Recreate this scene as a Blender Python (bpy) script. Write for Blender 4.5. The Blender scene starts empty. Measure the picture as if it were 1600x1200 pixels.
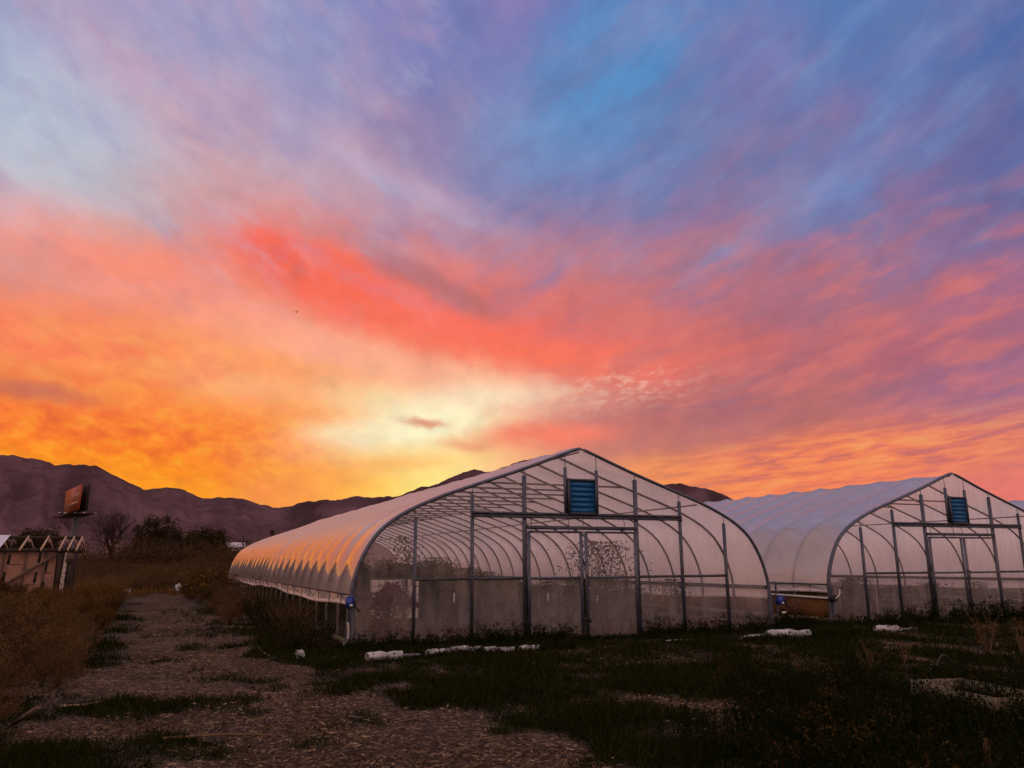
import bpy, math, random
import numpy as np
from mathutils import Vector, Matrix
random.seed(7)
RNG = np.random.default_rng(11)
R = math.radians
scene = bpy.context.scene
COL = scene.collection

# ------------------------------------------------------------------ camera
F, CX, CY = 1243.3, 800.0, 600.0
PITCH, YAW, ROLL, HC = .2209, .4009, .0044, 1.5
def ray(px, py):
    u, v = px - CX, CY - py
    cr, sr = math.cos(ROLL), math.sin(ROLL)
    u, v = u*cr + v*sr, -u*sr + v*cr
    f = F*math.cos(PITCH) - v*math.sin(PITCH)
    up = F*math.sin(PITCH) + v*math.cos(PITCH)
    return np.array([u*math.cos(YAW) + f*math.sin(YAW), -u*math.sin(YAW) + f*math.cos(YAW), up])
def at(px, py, z=0.0):                       # where the sight line meets height z
    d = ray(px, py); t = (z - HC)/d[2]
    return Vector((t*d[0], t*d[1], z))
def at_y(px, py, y):
    d = ray(px, py); t = y/d[1]
    return Vector((t*d[0], y, HC + t*d[2]))
def azel(px, py):
    d = ray(px, py); d = d/np.linalg.norm(d)
    return math.degrees(math.atan2(d[0], d[1])), math.degrees(math.asin(d[2]))

cam = bpy.data.cameras.new('camera'); camo = bpy.data.objects.new('camera', cam); COL.objects.link(camo)
cam.sensor_width = 36; cam.lens = F/1600*36; cam.clip_start = .05; cam.clip_end = 20000
camo.matrix_world = Matrix.Translation((0, 0, HC)) @ Matrix.Rotation(-YAW, 4, 'Z') @ Matrix.Rotation(math.pi/2 + PITCH, 4, 'X') @ Matrix.Rotation(-ROLL, 4, 'Z')
scene.camera = camo

# ------------------------------------------------------------------ small helpers
def lin(c):
    return tuple(((x/255)/12.92 if x/255 <= .04045 else ((x/255 + .055)/1.055)**2.4) for x in c)
def noise2(x, y, seed=0):
    x = np.asarray(x, float); y = np.asarray(y, float)
    xi = np.floor(x).astype(np.int64); yi = np.floor(y).astype(np.int64)
    fx = x - xi; fy = y - yi
    fx = fx*fx*(3 - 2*fx); fy = fy*fy*(3 - 2*fy)
    def h(a, b):
        n = (a*374761393 + b*668265263 + seed*1442695041) & 0xffffffff
        n = ((n ^ (n >> 13))*1274126177) & 0xffffffff
        return ((n ^ (n >> 16)) & 0xffff)/65535.0
    return (h(xi, yi)*(1-fx) + h(xi+1, yi)*fx)*(1-fy) + (h(xi, yi+1)*(1-fx) + h(xi+1, yi+1)*fx)*fy
def fbm(x, y, o=4, seed=0):
    s = 0; a = .5; t = 0
    for i in range(o):
        s = s + a*noise2(np.asarray(x)*2**i, np.asarray(y)*2**i, seed + i); t += a; a *= .5
    return s/t
def sstep(a, b, x):
    t = np.clip((np.asarray(x) - a)/(b - a), 0, 1)
    return t*t*(3 - 2*t)

def tag(o, label=None, cat=None, group=None, kind=None):
    if label: o['label'] = label
    if cat: o['category'] = cat
    if group: o['group'] = group
    if kind: o['kind'] = kind
    return o
def thing(name, label, cat, loc=(0, 0, 0), rz=0, group=None):
    o = bpy.data.objects.new(name, None); COL.objects.link(o)
    o.empty_display_size = .2
    o.location = loc; o.rotation_euler = (0, 0, rz)
    return tag(o, label, cat, group)
KIDS = {}
def link(name, me, parent=None):
    o = bpy.data.objects.new(name, me); COL.objects.link(o)
    if parent is not None:
        o.parent = parent; KIDS.setdefault(parent.name, []).append(o)
    return o
def copy_tree(o, parent=None):
    c = o.copy(); COL.objects.link(c); c.parent = parent
    if parent is not None: KIDS.setdefault(parent.name, []).append(c)
    for ch in list(KIDS.get(o.name, [])): copy_tree(ch, c)
    return c

class MB:
    """collects boxes, tubes, sheets and leaves; build() links them as ONE mesh object"""
    def __init__(s): s.V = []; s.F3 = []; s.F4 = []; s.M3 = []; s.M4 = []; s.n = 0
    def raw(s, V, Fc, m=0):
        V = np.asarray(V, float).reshape(-1, 3); Fc = np.asarray(Fc, np.int64)
        if len(Fc) == 0: return
        (s.F3 if Fc.shape[1] == 3 else s.F4).append(Fc + s.n)
        (s.M3 if Fc.shape[1] == 3 else s.M4).append(np.full(len(Fc), m))
        s.V.append(V); s.n += len(V)
    def box(s, c, size, rot=None, m=0, bev=0):
        x, y, z = [k/2 for k in size]
        V = np.array([(-x,-y,-z),(x,-y,-z),(x,y,-z),(-x,y,-z),(-x,-y,z),(x,-y,z),(x,y,z),(-x,y,z)])
        if rot is not None: V = V @ np.array(rot.to_3x3()).T
        s.raw(V + np.array(c), [(0,3,2,1),(4,5,6,7),(0,1,5,4),(1,2,6,5),(2,3,7,6),(3,0,4,7)], m)
    def beam(s, a, b, w, h, m=0, up=(0, 0, 1)):          # rectangular bar from a to b
        a = Vector(a); b = Vector(b); d = (b - a); L = d.length; d.normalize()
        u = Vector(up)
        if abs(d.dot(u)) > .98: u = Vector((0, 1, 0))
        sx = d.cross(u).normalized(); uz = sx.cross(d).normalized()
        M = Matrix((sx, d, uz)).transposed()
        s.box((a + b)/2, (w, L, h), M, m)
    def tube(s, pts, r, n=6, m=0, cap=True):
        P = np.asarray([tuple(p) for p in pts], float); k = len(P)
        r = np.full(k, r) if np.isscalar(r) else np.asarray(r, float)
        T = np.gradient(P, axis=0); T /= np.linalg.norm(T, axis=1)[:, None] + 1e-12
        ref = np.array((0, 0, 1.)) if abs(T[0][2]) < .9 else np.array((1., 0, 0))
        A = np.cross(T, ref); ln = np.linalg.norm(A, axis=1)
        for i in range(k):
            if ln[i] < .1: A[i] = A[i-1] if i else np.cross(T[i], (0, 1, 0))
        A /= np.linalg.norm(A, axis=1)[:, None] + 1e-12
        B = np.cross(T, A)
        th = np.arange(n)*2*math.pi/n
        V = P[:, None] + r[:, None, None]*(np.cos(th)[None, :, None]*A[:, None] + np.sin(th)[None, :, None]*B[:, None])
        Fc = []
        for i in range(k - 1):
            for j in range(n):
                j2 = (j + 1) % n
                Fc.append((i*n + j, i*n + j2, (i+1)*n + j2, (i+1)*n + j))
        V = V.reshape(-1, 3)
        base = s.n
        s.raw(V, Fc, m)
        if cap:
            for i, o in ((0, 0), (k - 1, (k - 1)*n)):
                s.raw(np.vstack([P[i][None], V[o:o+n]]), [(0, 1 + j, 1 + (j+1) % n) for j in range(n)], m)
    def grid(s, G, m=0):                                   # G[i][j] -> 3D points
        G = np.asarray(G, float); a, b = G.shape[:2]
        i, j = np.meshgrid(np.arange(a - 1), np.arange(b - 1), indexing='ij')
        i = i.ravel(); j = j.ravel()
        s.raw(G.reshape(-1, 3), np.stack([i*b + j, i*b + j + 1, (i+1)*b + j + 1, (i+1)*b + j], 1), m)
    def leaves(s, C, D, L, W, m=0, fold=.0):               # diamond leaves: centres, directions, lengths, widths
        C = np.asarray(C, float); n = len(C)
        if n == 0: return
        D = np.asarray(D, float); D = D/(np.linalg.norm(D, axis=1)[:, None] + 1e-9)
        S = np.cross(D, RNG.normal(size=(n, 3))); S /= np.linalg.norm(S, axis=1)[:, None] + 1e-9
        L = np.broadcast_to(L, n)[:, None]; W = np.broadcast_to(W, n)[:, None]
        V = np.stack([C - D*L/2, C + S*W/2 + D*L*.05, C + D*L/2, C - S*W/2 + D*L*.05], 1).reshape(-1, 3)
        k = np.arange(n)[:, None]*4
        s.raw(V, np.hstack([k, k + 1, k + 2, k + 3]), m)
    def blades(s, B, D, L, W, m=0):                        # grass blades: base, direction, length, width
        B = np.asarray(B, float); n = len(B)
        if n == 0: return
        D = np.asarray(D, float); D = D/(np.linalg.norm(D, axis=1)[:, None] + 1e-9)
        S = np.cross(D, RNG.normal(size=(n, 3))); S /= np.linalg.norm(S, axis=1)[:, None] + 1e-9
        L = np.broadcast_to(L, n)[:, None]; W = np.broadcast_to(W, n)[:, None]
        V = np.stack([B - S*W/2, B + S*W/2, B + D*L], 1).reshape(-1, 3)
        k = np.arange(n)[:, None]*3
        s.raw(V, np.hstack([k, k + 1, k + 2]), m)
    def mesh(s, name, mats, smooth=False):
        V = np.vstack(s.V); f3 = np.vstack(s.F3) if s.F3 else np.zeros((0, 3), int); f4 = np.vstack(s.F4) if s.F4 else np.zeros((0, 4), int)
        me = bpy.data.meshes.new(name)
        me.vertices.add(len(V)); me.vertices.foreach_set('co', V.ravel())
        li = np.concatenate([f3.ravel(), f4.ravel()]).astype(np.int32)
        me.loops.add(len(li)); me.loops.foreach_set('vertex_index', li)
        st = np.concatenate([np.arange(len(f3))*3, len(f3)*3 + np.arange(len(f4))*4]).astype(np.int32)
        me.polygons.add(len(st)); me.polygons.foreach_set('loop_start', st)
        me.polygons.foreach_set('material_index', np.concatenate(s.M3 + s.M4).astype(np.int32))
        me.update(calc_edges=True)
        if smooth: me.polygons.foreach_set('use_smooth', np.ones(len(st), bool))
        for m_ in (mats if isinstance(mats, (list, tuple)) else [mats]): me.materials.append(m_)
        return me
    def build(s, name, mats, parent=None, smooth=False):
        return link(name, s.mesh(name, mats, smooth), parent)

# ------------------------------------------------------------------ materials
class NT:
    def __init__(s, nt): s.nt = nt; s.L = nt.links
    def n(s, t, **kw):
        nd = s.nt.nodes.new(t)
        for k, v in kw.items(): setattr(nd, k, v)
        return nd
    def put(s, sock, v):
        if isinstance(v, bpy.types.NodeSocket): s.L.new(v, sock)
        elif v is not None: sock.default_value = v
    def math(s, op, a, b=None, c=None, clamp=False):
        nd = s.n('ShaderNodeMath', operation=op, use_clamp=clamp)
        for i, v in enumerate((a, b, c)):
            if v is not None: s.put(nd.inputs[i], v)
        return nd.outputs[0]
    def vmath(s, op, a, b=None, scale=None):
        nd = s.n('ShaderNodeVectorMath', operation=op)
        s.put(nd.inputs[0], a)
        if b is not None: s.put(nd.inputs[1], b)
        if scale is not None: s.put(nd.inputs['Scale'], scale)
        return nd.outputs['Value'] if op in ('DOT_PRODUCT', 'LENGTH') else nd.outputs[0]
    def mix(s, f, a, b, blend='MIX'):
        nd = s.n('ShaderNodeMix', data_type='RGBA', blend_type=blend)
        s.put(nd.inputs[0], f)
        for i, v in ((6, a), (7, b)):
            if isinstance(v, (tuple, list)): v = tuple(v)[:3] + (1,)
            s.put(nd.inputs[i], v)
        return nd.outputs[2]
    def noise(s, vec, scale, detail=4, rough=.55, dist=0, color=False):
        nd = s.n('ShaderNodeTexNoise')
        if vec is not None: s.put(nd.inputs['Vector'], vec)
        nd.inputs['Scale'].default_value = scale; nd.inputs['Detail'].default_value = detail
        nd.inputs['Roughness'].default_value = rough; nd.inputs['Distortion'].default_value = dist
        return nd.outputs['Color' if color else 'Fac']
    def rng(s, v, a, b, c=0, d=1, smooth=True):
        nd = s.n('ShaderNodeMapRange', interpolation_type='SMOOTHSTEP' if smooth else 'LINEAR')
        s.put(nd.inputs[0], v)
        for i, x in enumerate((a, b, c, d)): nd.inputs[i + 1].default_value = x
        return nd.outputs[0]
    def ramp(s, f, stops, interp='LINEAR'):
        nd = s.n('ShaderNodeValToRGB'); cr = nd.color_ramp; cr.interpolation = interp
        while len(cr.elements) > 1: cr.elements.remove(cr.elements[-1])
        cr.elements[0].position = stops[0][0]; cr.elements[0].color = tuple(stops[0][1])[:3] + (1,)
        for p, c in stops[1:]:
            e = cr.elements.new(p); e.color = tuple(c)[:3] + (1,)
        s.put(nd.inputs[0], f)
        return nd.outputs[0]

def material(name):
    m = bpy.data.materials.new(name); m.use_nodes = True
    m.node_tree.nodes.clear()
    t = NT(m.node_tree); out = t.n('ShaderNodeOutputMaterial')
    return m, t, out
def principled(t, out, col, rough=.8, metal=0., spec=.3, bump=None, bstr=.3, bdist=.01):
    p = t.n('ShaderNodeBsdfPrincipled')
    if isinstance(col, (tuple, list)): col = tuple(col)[:3] + (1,)
    t.put(p.inputs['Base Color'], col); t.put(p.inputs['Roughness'], rough)
    p.inputs['Metallic'].default_value = metal; p.inputs['Specular IOR Level'].default_value = spec
    if bump is not None:
        b = t.n('ShaderNodeBump'); b.inputs['Strength'].default_value = bstr; b.inputs['Distance'].default_value = bdist
        t.put(b.inputs['Height'], bump); t.L.new(b.outputs[0], p.inputs['Normal'])
    t.L.new(p.outputs[0], out.inputs[0])
    return p
def pos(t): return t.n('ShaderNodeNewGeometry').outputs['Position']
def objc(t): return t.n('ShaderNodeTexCoord').outputs['Object']
def plain(name, a, b, scale=6, rough=.8, metal=0., spec=.3, bstr=.3, bdist=.005):
    m, t, o = material(name)
    c = objc(t); n = t.noise(c, scale, 5, .6)
    n2 = t.noise(c, scale*7, 3, .6)
    principled(t, o, t.mix(t.rng(n, .3, .7), a, b), t.rng(n2, .2, .8, rough - .08, min(1, rough + .08)), metal, spec, n2, bstr, bdist)
    return m
def leafmat(name, cols, transl=.25):
    m, t, o = material(name)
    g = t.n('ShaderNodeNewGeometry')
    r = g.outputs['Random Per Island']
    k = len(cols)
    c = t.ramp(r, [(i/(k - 1) if k > 1 else 0, cc) for i, cc in enumerate(cols)])
    big = t.noise(g.outputs['Position'], .9, 3)
    c = t.mix(t.rng(big, .3, .7, 0, .45), c, cols[0])
    d = t.n('ShaderNodeBsdfDiffuse'); t.put(d.inputs[0], c)
    tr = t.n('ShaderNodeBsdfTranslucent'); t.put(tr.inputs[0], c)
    mx = t.n('ShaderNodeMixShader'); mx.inputs[0].default_value = transl
    t.L.new(d.outputs[0], mx.inputs[1]); t.L.new(tr.outputs[0], mx.inputs[2]); t.L.new(mx.outputs[0], o.inputs[0])
    return m
def filmmat(name, transp, transl, tint, gloss, rough, wr_scale, wr_str, cap=.45, f0=.045, low=None, milk=((1.0, .93, .89), (.93, .87, .85))):
    """greenhouse plastic: part clear, part milky, with a glossy skin that grows at grazing angles"""
    m, t, o = material(name)
    g = t.n('ShaderNodeNewGeometry'); c = objc(t)
    n1 = t.noise(c, wr_scale, 4, .55, .8)
    bm = t.n('ShaderNodeBump'); bm.inputs['Strength'].default_value = wr_str; bm.inputs['Distance'].default_value = .03
    t.put(bm.inputs['Height'], n1)
    cs = t.math('ABSOLUTE', t.vmath('DOT_PRODUCT', bm.outputs[0], g.outputs['Incoming']))
    fr = t.math('MULTIPLY_ADD', t.math('POWER', t.math('SUBTRACT', 1.0, cs, clamp=True), 5.0), 1 - f0, f0)
    nz = t.n('ShaderNodeSeparateXYZ'); t.L.new(g.outputs['Normal'], nz.inputs[0])
    dusty = t.rng(t.math('ABSOLUTE', nz.outputs[2]), .40, 1.08)
    fr = t.math('MINIMUM', t.math('MULTIPLY', fr, gloss), t.math('MULTIPLY_ADD', dusty, .38 - cap, cap) if cap > .5 else cap)
    tp = t.n('ShaderNodeBsdfTransparent'); tp.inputs[0].default_value = tuple(tint) + (1,)
    tl = t.n('ShaderNodeBsdfTranslucent'); tl.inputs[0].default_value = milk[0] + (1,)
    df = t.n('ShaderNodeBsdfDiffuse'); df.inputs[0].default_value = milk[1] + (1,)
    for x in (tl, df): t.L.new(bm.outputs[0], x.inputs['Normal'])
    gl = t.n('ShaderNodeBsdfGlossy'); t.put(gl.inputs['Roughness'], t.math('MULTIPLY_ADD', dusty, .32 - rough, rough) if cap > .5 else rough); gl.inputs[0].default_value = (1, 1, 1, 1)
    t.L.new(bm.outputs[0], gl.inputs['Normal'])
    a = t.n('ShaderNodeMixShader'); a.inputs[0].default_value = transl
    t.L.new(df.outputs[0], a.inputs[1]); t.L.new(tl.outputs[0], a.inputs[2])
    b = t.n('ShaderNodeMixShader')
    dirt = t.noise(c, .9, 4, .6)
    tpv = t.rng(dirt, .25, .75, transp - .06, transp + .06)
    if low is not None:
        hz = t.n('ShaderNodeSeparateXYZ'); t.L.new(c, hz.inputs[0])
        wet = t.rng(t.math('MULTIPLY_ADD', t.noise(c, 1.7, 4), .7, hz.outputs[2]), .75, 1.9, low, 1)
        tpv = t.math('MULTIPLY', tpv, wet)
        sm = t.n('ShaderNodeMapping'); t.L.new(c, sm.inputs[0]); sm.inputs['Scale'].default_value = (4, 4, .6)
        runs = t.rng(t.noise(sm.outputs[0], 1.6, 5, .62), .35, .68, -.05, .06)
        tpv = t.math('ADD', tpv, runs, clamp=True)
    t.put(b.inputs[0], tpv)
    t.L.new(a.outputs[0], b.inputs[1]); t.L.new(tp.outputs[0], b.inputs[2])
    e = t.n('ShaderNodeMixShader'); t.put(e.inputs[0], fr)
    body = b.outputs[0]
    if low is not None:                                     # mud splashed up from the soil
        sp = t.math('SUBTRACT', t.noise(c, 5.5, 6, .68), t.math('MULTIPLY', hz.outputs[2], .55))
        mud = t.n('ShaderNodeBsdfDiffuse'); mud.inputs[0].default_value = (.09, .06, .04, 1)
        f = t.n('ShaderNodeMixShader'); t.put(f.inputs[0], t.rng(sp, .26, .50, 0, .6))
        t.L.new(b.outputs[0], f.inputs[1]); t.L.new(mud.outputs[0], f.inputs[2]); body = f.outputs[0]
    t.L.new(body, e.inputs[1]); t.L.new(gl.outputs[0], e.inputs[2])
    t.L.new(e.outputs[0], o.inputs[0])
    return m

M = {}
M['roof_film'] = filmmat('roof_film', .13, .74, (.96, .95, .95), 1.35, .07, 2.3, .15, .70, f0=.04)
M['gable_film'] = filmmat('gable_film', .88, .80, (.99, .97, .96), .7, .16, 1.9, .30, .14, low=.83, milk=((.92, .88, .92), (.84, .81, .87)))
M['curtain_film'] = filmmat('curtain_film', .10, .5, (.95, .95, .95), 1.0, .35, 3., .25, .3)
M['galv'] = plain('galvanised_steel', (.07, .085, .125), (.115, .135, .18), 9, .48, .55, .4, .15, .002)
M['galv_dark'] = plain('weathered_steel', (.045, .052, .075), (.085, .097, .125), 9, .55, .5, .4, .15, .002)
M['galv_hoop'] = plain('hoop_steel', (.10, .095, .105), (.16, .155, .165), 9, .5, .35, .4, .15, .002)
M['vent_blue'] = plain('blue_vent_paint', (.003, .085, .27), (.006, .12, .34), 14, .42, 0, .4, .1, .002)
M['motor_blue'] = plain('blue_motor_paint', (.008, .04, .26), (.012, .06, .34), 14, .4, 0, .4, .1, .002)
M['black'] = plain('black_rubber', (.008, .008, .009), (.016, .016, .018), 10, .6)
M['white_paint'] = plain('white_plastic', (.62, .63, .65), (.78, .79, .80), 5, .5, 0, .4)
M['rope'] = plain('dark_rope', (.05, .04, .04), (.09, .07, .065), 40, .9)
M['wood_new'] = plain('raw_pine', (.40, .28, .19), (.52, .38, .27), 12, .75)
M['wood_old'] = plain('weathered_wood', (.07, .05, .04), (.14, .10, .08), 14, .85)
M['wood_dark'] = plain('dark_timber', (.025, .018, .015), (.05, .036, .03), 14, .9)
M['board_pale'] = plain('pale_board', (.12, .105, .07), (.18, .16, .105), 10, .8)
M['sheet_pale'] = plain('sheathing', (.27, .155, .12), (.38, .23, .185), 3.5, .8)
M['sheet_metal'] = plain('corrugated_metal', (.55, .55, .56), (.7, .7, .72), 6, .4, .3)
M['plywood'] = plain('brown_plywood', (.085, .038, .012), (.18, .085, .028), 3.2, .85)
M['concrete'] = plain('pale_block', (.35, .35, .36), (.45, .45, .46), 6, .9)
M['bark'] = plain('bark', (.022, .016, .014), (.045, .033, .028), 5, .9)
M['twig'] = plain('dry_twig', (.10, .065, .035), (.17, .11, .06), 9, .9)

def bark_white():
    m, t, o = material('peeling_post')
    c = objc(t); n = t.noise(c, 9, 5, .65)
    principled(t, o, t.ramp(n, [(.40, (.05, .035, .03)), (.47, (.45, .40, .37)), (.7, (.58, .54, .50))]), .85, bump=n, bstr=.5)
    return m
M['peeling'] = bark_white()
def roll_mat():
    m, t, o = material('dirty_white_plastic')
    c = pos(t); n = t.noise(c, 11, 5, .62); n2 = t.noise(c, 3.5, 3)
    w = t.mix(t.rng(n2, .35, .65), (.24, .26, .29), (.42, .44, .47))
    dirt = t.rng(n, .55, .62)
    principled(t, o, t.mix(dirt, w, (.03, .026, .02)), .45, 0, .4, t.noise(c, 16, 3), .5, .012)
    return m
M['roll'] = roll_mat()
L = {}
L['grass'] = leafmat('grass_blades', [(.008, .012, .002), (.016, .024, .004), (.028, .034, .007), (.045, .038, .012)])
L['straw'] = leafmat('straw_bits', [(.04, .025, .014), (.10, .066, .039), (.19, .13, .076), (.36, .27, .18)], .05)
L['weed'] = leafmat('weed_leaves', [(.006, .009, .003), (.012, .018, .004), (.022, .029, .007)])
L['weedbrown'] = leafmat('brown_weed', [(.03, .018, .008), (.05, .032, .012), (.075, .05, .018)])
L['dry'] = leafmat('dry_brush', [(.05, .030, .013), (.10, .057, .024), (.17, .095, .042), (.26, .155, .075)])
L['golden'] = leafmat('golden_grass', [(.09, .052, .017), (.16, .092, .030), (.25, .15, .055)])
L['olive'] = leafmat('olive_brush', [(.05, .034, .011), (.085, .058, .019), (.12, .078, .028)])
L['crown'] = leafmat('dark_crown', [(.030, .025, .011), (.05, .041, .018), (.075, .058, .026)])
L['crown2'] = leafmat('brown_crown', [(.045, .027, .017), (.07, .042, .026), (.10, .06, .034)])
L['flower'] = leafmat('yellow_petals', [(.35, .17, .012), (.5, .27, .02)], .3)
L['crop'] = leafmat('crop_leaves', [(.03, .034, .013), (.05, .058, .020), (.075, .08, .03)], .4)
L['amaranth'] = leafmat('purple_amaranth', [(.07, .009, .02), (.12, .015, .032), (.17, .025, .045)])

# ------------------------------------------------------------------ sky (world)
SKY = [(0,0,138,152,196),(0,120,160,178,210),(0,250,182,197,215),(100,150,186,172,202),(130,60,178,165,200),(300,100,160,158,198),(310,30,150,150,198),(400,40,160,156,198),(500,50,130,146,196),(600,40,140,135,190),
(700,50,116,128,186),(800,40,135,125,180),(860,20,120,120,185),(930,50,78,138,198),(950,110,85,150,205),(1100,50,95,128,188),(1190,100,120,120,175),(1300,50,85,127,186),(1400,20,100,125,185),(1550,50,76,108,170),(1600,0,80,110,170),
(300,190,188,166,192),(200,200,180,175,200),(150,180,190,180,205),(60,160,172,182,210),(350,260,212,160,168),(330,200,196,165,185),(500,200,160,152,194),(550,120,150,145,190),(600,230,160,135,170),(650,200,150,130,176),(700,150,125,130,185),(750,250,112,136,190),(690,250,160,125,165),(800,230,125,150,195),(900,200,100,142,196),(1000,130,90,140,195),(1100,200,105,130,180),(1200,200,106,126,180),(1200,110,118,125,180),(1250,225,126,115,165),(1300,300,112,140,192),(1240,330,120,135,185),(1450,190,116,115,166),(1430,250,120,112,165),(1550,300,100,105,160),(1590,180,90,105,160),(1400,100,88,120,180),
(200,130,182,162,194),(100,230,186,198,214),(180,250,190,196,210),(0,300,214,180,190),(80,290,208,186,194),(150,330,206,172,168),(220,310,198,182,186),(300,300,196,180,186),(400,290,212,172,176),(350,310,190,175,180),(460,290,196,170,190),(500,300,198,166,178),(600,290,178,165,196),(560,260,205,165,175),(700,310,180,165,195),(660,270,165,140,175),(750,350,168,142,176),(850,330,120,125,175),(900,300,125,130,180),(1000,300,125,130,180),(1100,330,135,115,160),(1180,290,145,115,155),(1400,330,108,110,162),(1500,380,112,105,155),(1590,360,100,102,152),
(0,360,246,152,138),(90,360,250,148,128),(150,385,250,146,125),(250,345,205,155,150),(320,360,190,150,150),(350,345,186,168,172),(420,370,244,118,100),(420,410,252,108,85),(500,365,215,145,145),(520,400,240,118,98),(500,430,253,108,84),(570,385,175,135,150),(620,425,192,112,116),(680,450,186,116,120),(690,370,220,135,130),(800,400,192,134,148),(800,430,196,130,138),(860,410,220,125,125),(900,420,190,126,138),(1000,400,142,120,162),(960,390,150,128,168),(1080,410,180,115,132),(1150,400,165,112,138),(1250,400,128,112,158),(1270,430,152,110,148),(1400,420,165,110,138),(1500,440,150,108,145),(1580,420,130,106,152),
(0,440,225,150,135),(80,430,205,150,145),(0,480,250,140,112),(120,460,250,148,122),(200,450,255,146,112),(350,450,255,150,122),(300,410,250,142,115),(450,470,255,128,102),(560,490,255,114,84),(640,490,250,110,86),(700,500,255,116,86),(740,470,215,112,105),(800,490,248,112,96),(850,460,240,112,100),(920,450,205,115,118),(1000,480,202,110,110),(1080,480,190,108,114),(1200,500,172,100,114),(1180,450,180,112,122),(1400,480,188,106,120),(1300,470,175,108,122),(1500,470,185,105,122),(1590,470,180,100,122),
(0,530,255,124,84),(50,520,255,130,88),(100,545,255,148,78),(200,520,255,142,95),(300,540,255,152,106),(380,510,255,165,125),(450,515,255,182,148),(550,545,255,174,140),(600,560,255,176,136),(650,530,255,140,110),(700,540,255,126,98),(800,540,255,114,88),(760,580,255,190,150),(850,580,252,125,98),(900,565,255,122,92),(950,540,240,112,95),(1000,560,250,114,96),(1050,570,235,116,100),(1100,540,205,106,104),(1200,550,190,104,110),(1400,560,190,100,114),(1300,530,182,106,114),(1550,580,160,106,138),(1500,530,186,106,118),
(40,610,205,118,95),(0,580,250,130,66),(0,640,255,128,56),(100,590,245,134,66),(170,600,255,140,62),(250,620,255,150,66),(350,590,255,190,140),(300,580,255,180,120),(450,610,255,166,104),(420,570,255,172,110),(520,600,255,200,148),(600,630,255,226,168),(560,655,255,240,180),(700,620,255,236,198),(780,620,255,222,180),(740,655,255,215,160),(830,635,235,160,140),(850,620,235,190,165),(950,605,215,150,138),(1000,640,190,116,116),(920,640,200,125,120),(1100,600,185,110,114),(1200,630,180,106,114),(1400,640,172,106,118),(1520,620,156,106,138),(1600,640,162,110,140),
(0,690,255,146,10),(60,670,255,130,30),(100,690,255,132,18),(200,690,255,142,18),(150,650,255,128,40),(250,660,255,150,45),(300,680,255,150,22),(380,660,255,165,70),(450,690,252,158,84),(400,710,255,165,50),(500,670,255,225,140),(550,690,255,232,160),(610,675,255,253,196),(660,690,255,240,175),(700,690,255,236,172),(640,660,240,170,130),(720,672,255,185,135),(770,675,250,132,104),(850,680,250,132,106),(780,710,250,160,120),(900,700,225,125,112),(950,690,196,122,115),(1100,690,196,116,110),(1030,680,190,118,114),(1200,700,215,122,102),(1300,690,242,132,90),(1400,690,215,118,110),(1500,680,216,126,120),(1590,690,215,125,118),
(0,720,255,170,10),(200,740,255,176,10),(150,715,255,165,10),(260,750,255,160,20),(330,765,255,152,30),(300,725,255,140,18),(400,760,250,150,60),(430,775,244,142,82),(500,740,250,165,80),(520,770,255,165,70),(600,735,255,205,92),(560,760,255,190,70),(650,750,255,235,110),(700,735,255,238,140),(740,720,255,232,160),(800,725,255,200,140),(900,740,255,180,120),(1000,720,250,148,88),(1050,740,255,160,72),(980,730,250,160,95),(1130,750,252,138,86),(1200,740,248,130,88),(1300,730,250,128,84),(1400,720,255,132,84),(1480,720,225,122,108),(1560,740,240,122,108),(1600,730,235,120,110),
(0,800,255,160,10),(400,830,240,140,70),(700,830,250,190,100),(1100,830,250,150,80),(1600,830,225,120,110)]
SP = np.array([azel(a, b) for a, b, *_ in SKY]); SC = np.array([lin(c[2:]) for c in SKY])
def sky_at(az, el, sig=1.9):
    d2 = ((SP[:, 0] - az)*math.cos(R(min(el, 60))))**2 + ((SP[:, 1] - el)*1.25)**2
    d2 = d2 - d2.min()*.85
    w = np.exp(-d2/(2*sig*sig))
    return (w[:, None]*SC).sum(0)/w.sum()
world = bpy.data.worlds.new('World'); scene.world = world; world.use_nodes = True
wt = world.node_tree; wt.nodes.clear(); W = NT(wt)
wo = W.n('ShaderNodeOutputWorld'); bg = W.n('ShaderNodeBackground')
D = W.n('ShaderNodeTexCoord').outputs['Generated']
sx = W.n('ShaderNodeSeparateXYZ'); W.L.new(D, sx.inputs[0])
zc = W.math('MAXIMUM', sx.outputs[2], -.02)
AZ = W.math('MULTIPLY', W.math('ARCTAN2', sx.outputs[0], sx.outputs[1]), 180/math.pi)
EL = W.math('MULTIPLY', W.math('ARCSINE', sx.outputs[2]), 180/math.pi)
cmb = W.n('ShaderNodeCombineXYZ'); W.put(cmb.inputs[0], AZ); W.put(cmb.inputs[1], EL); AE = cmb.outputs[0]
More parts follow.
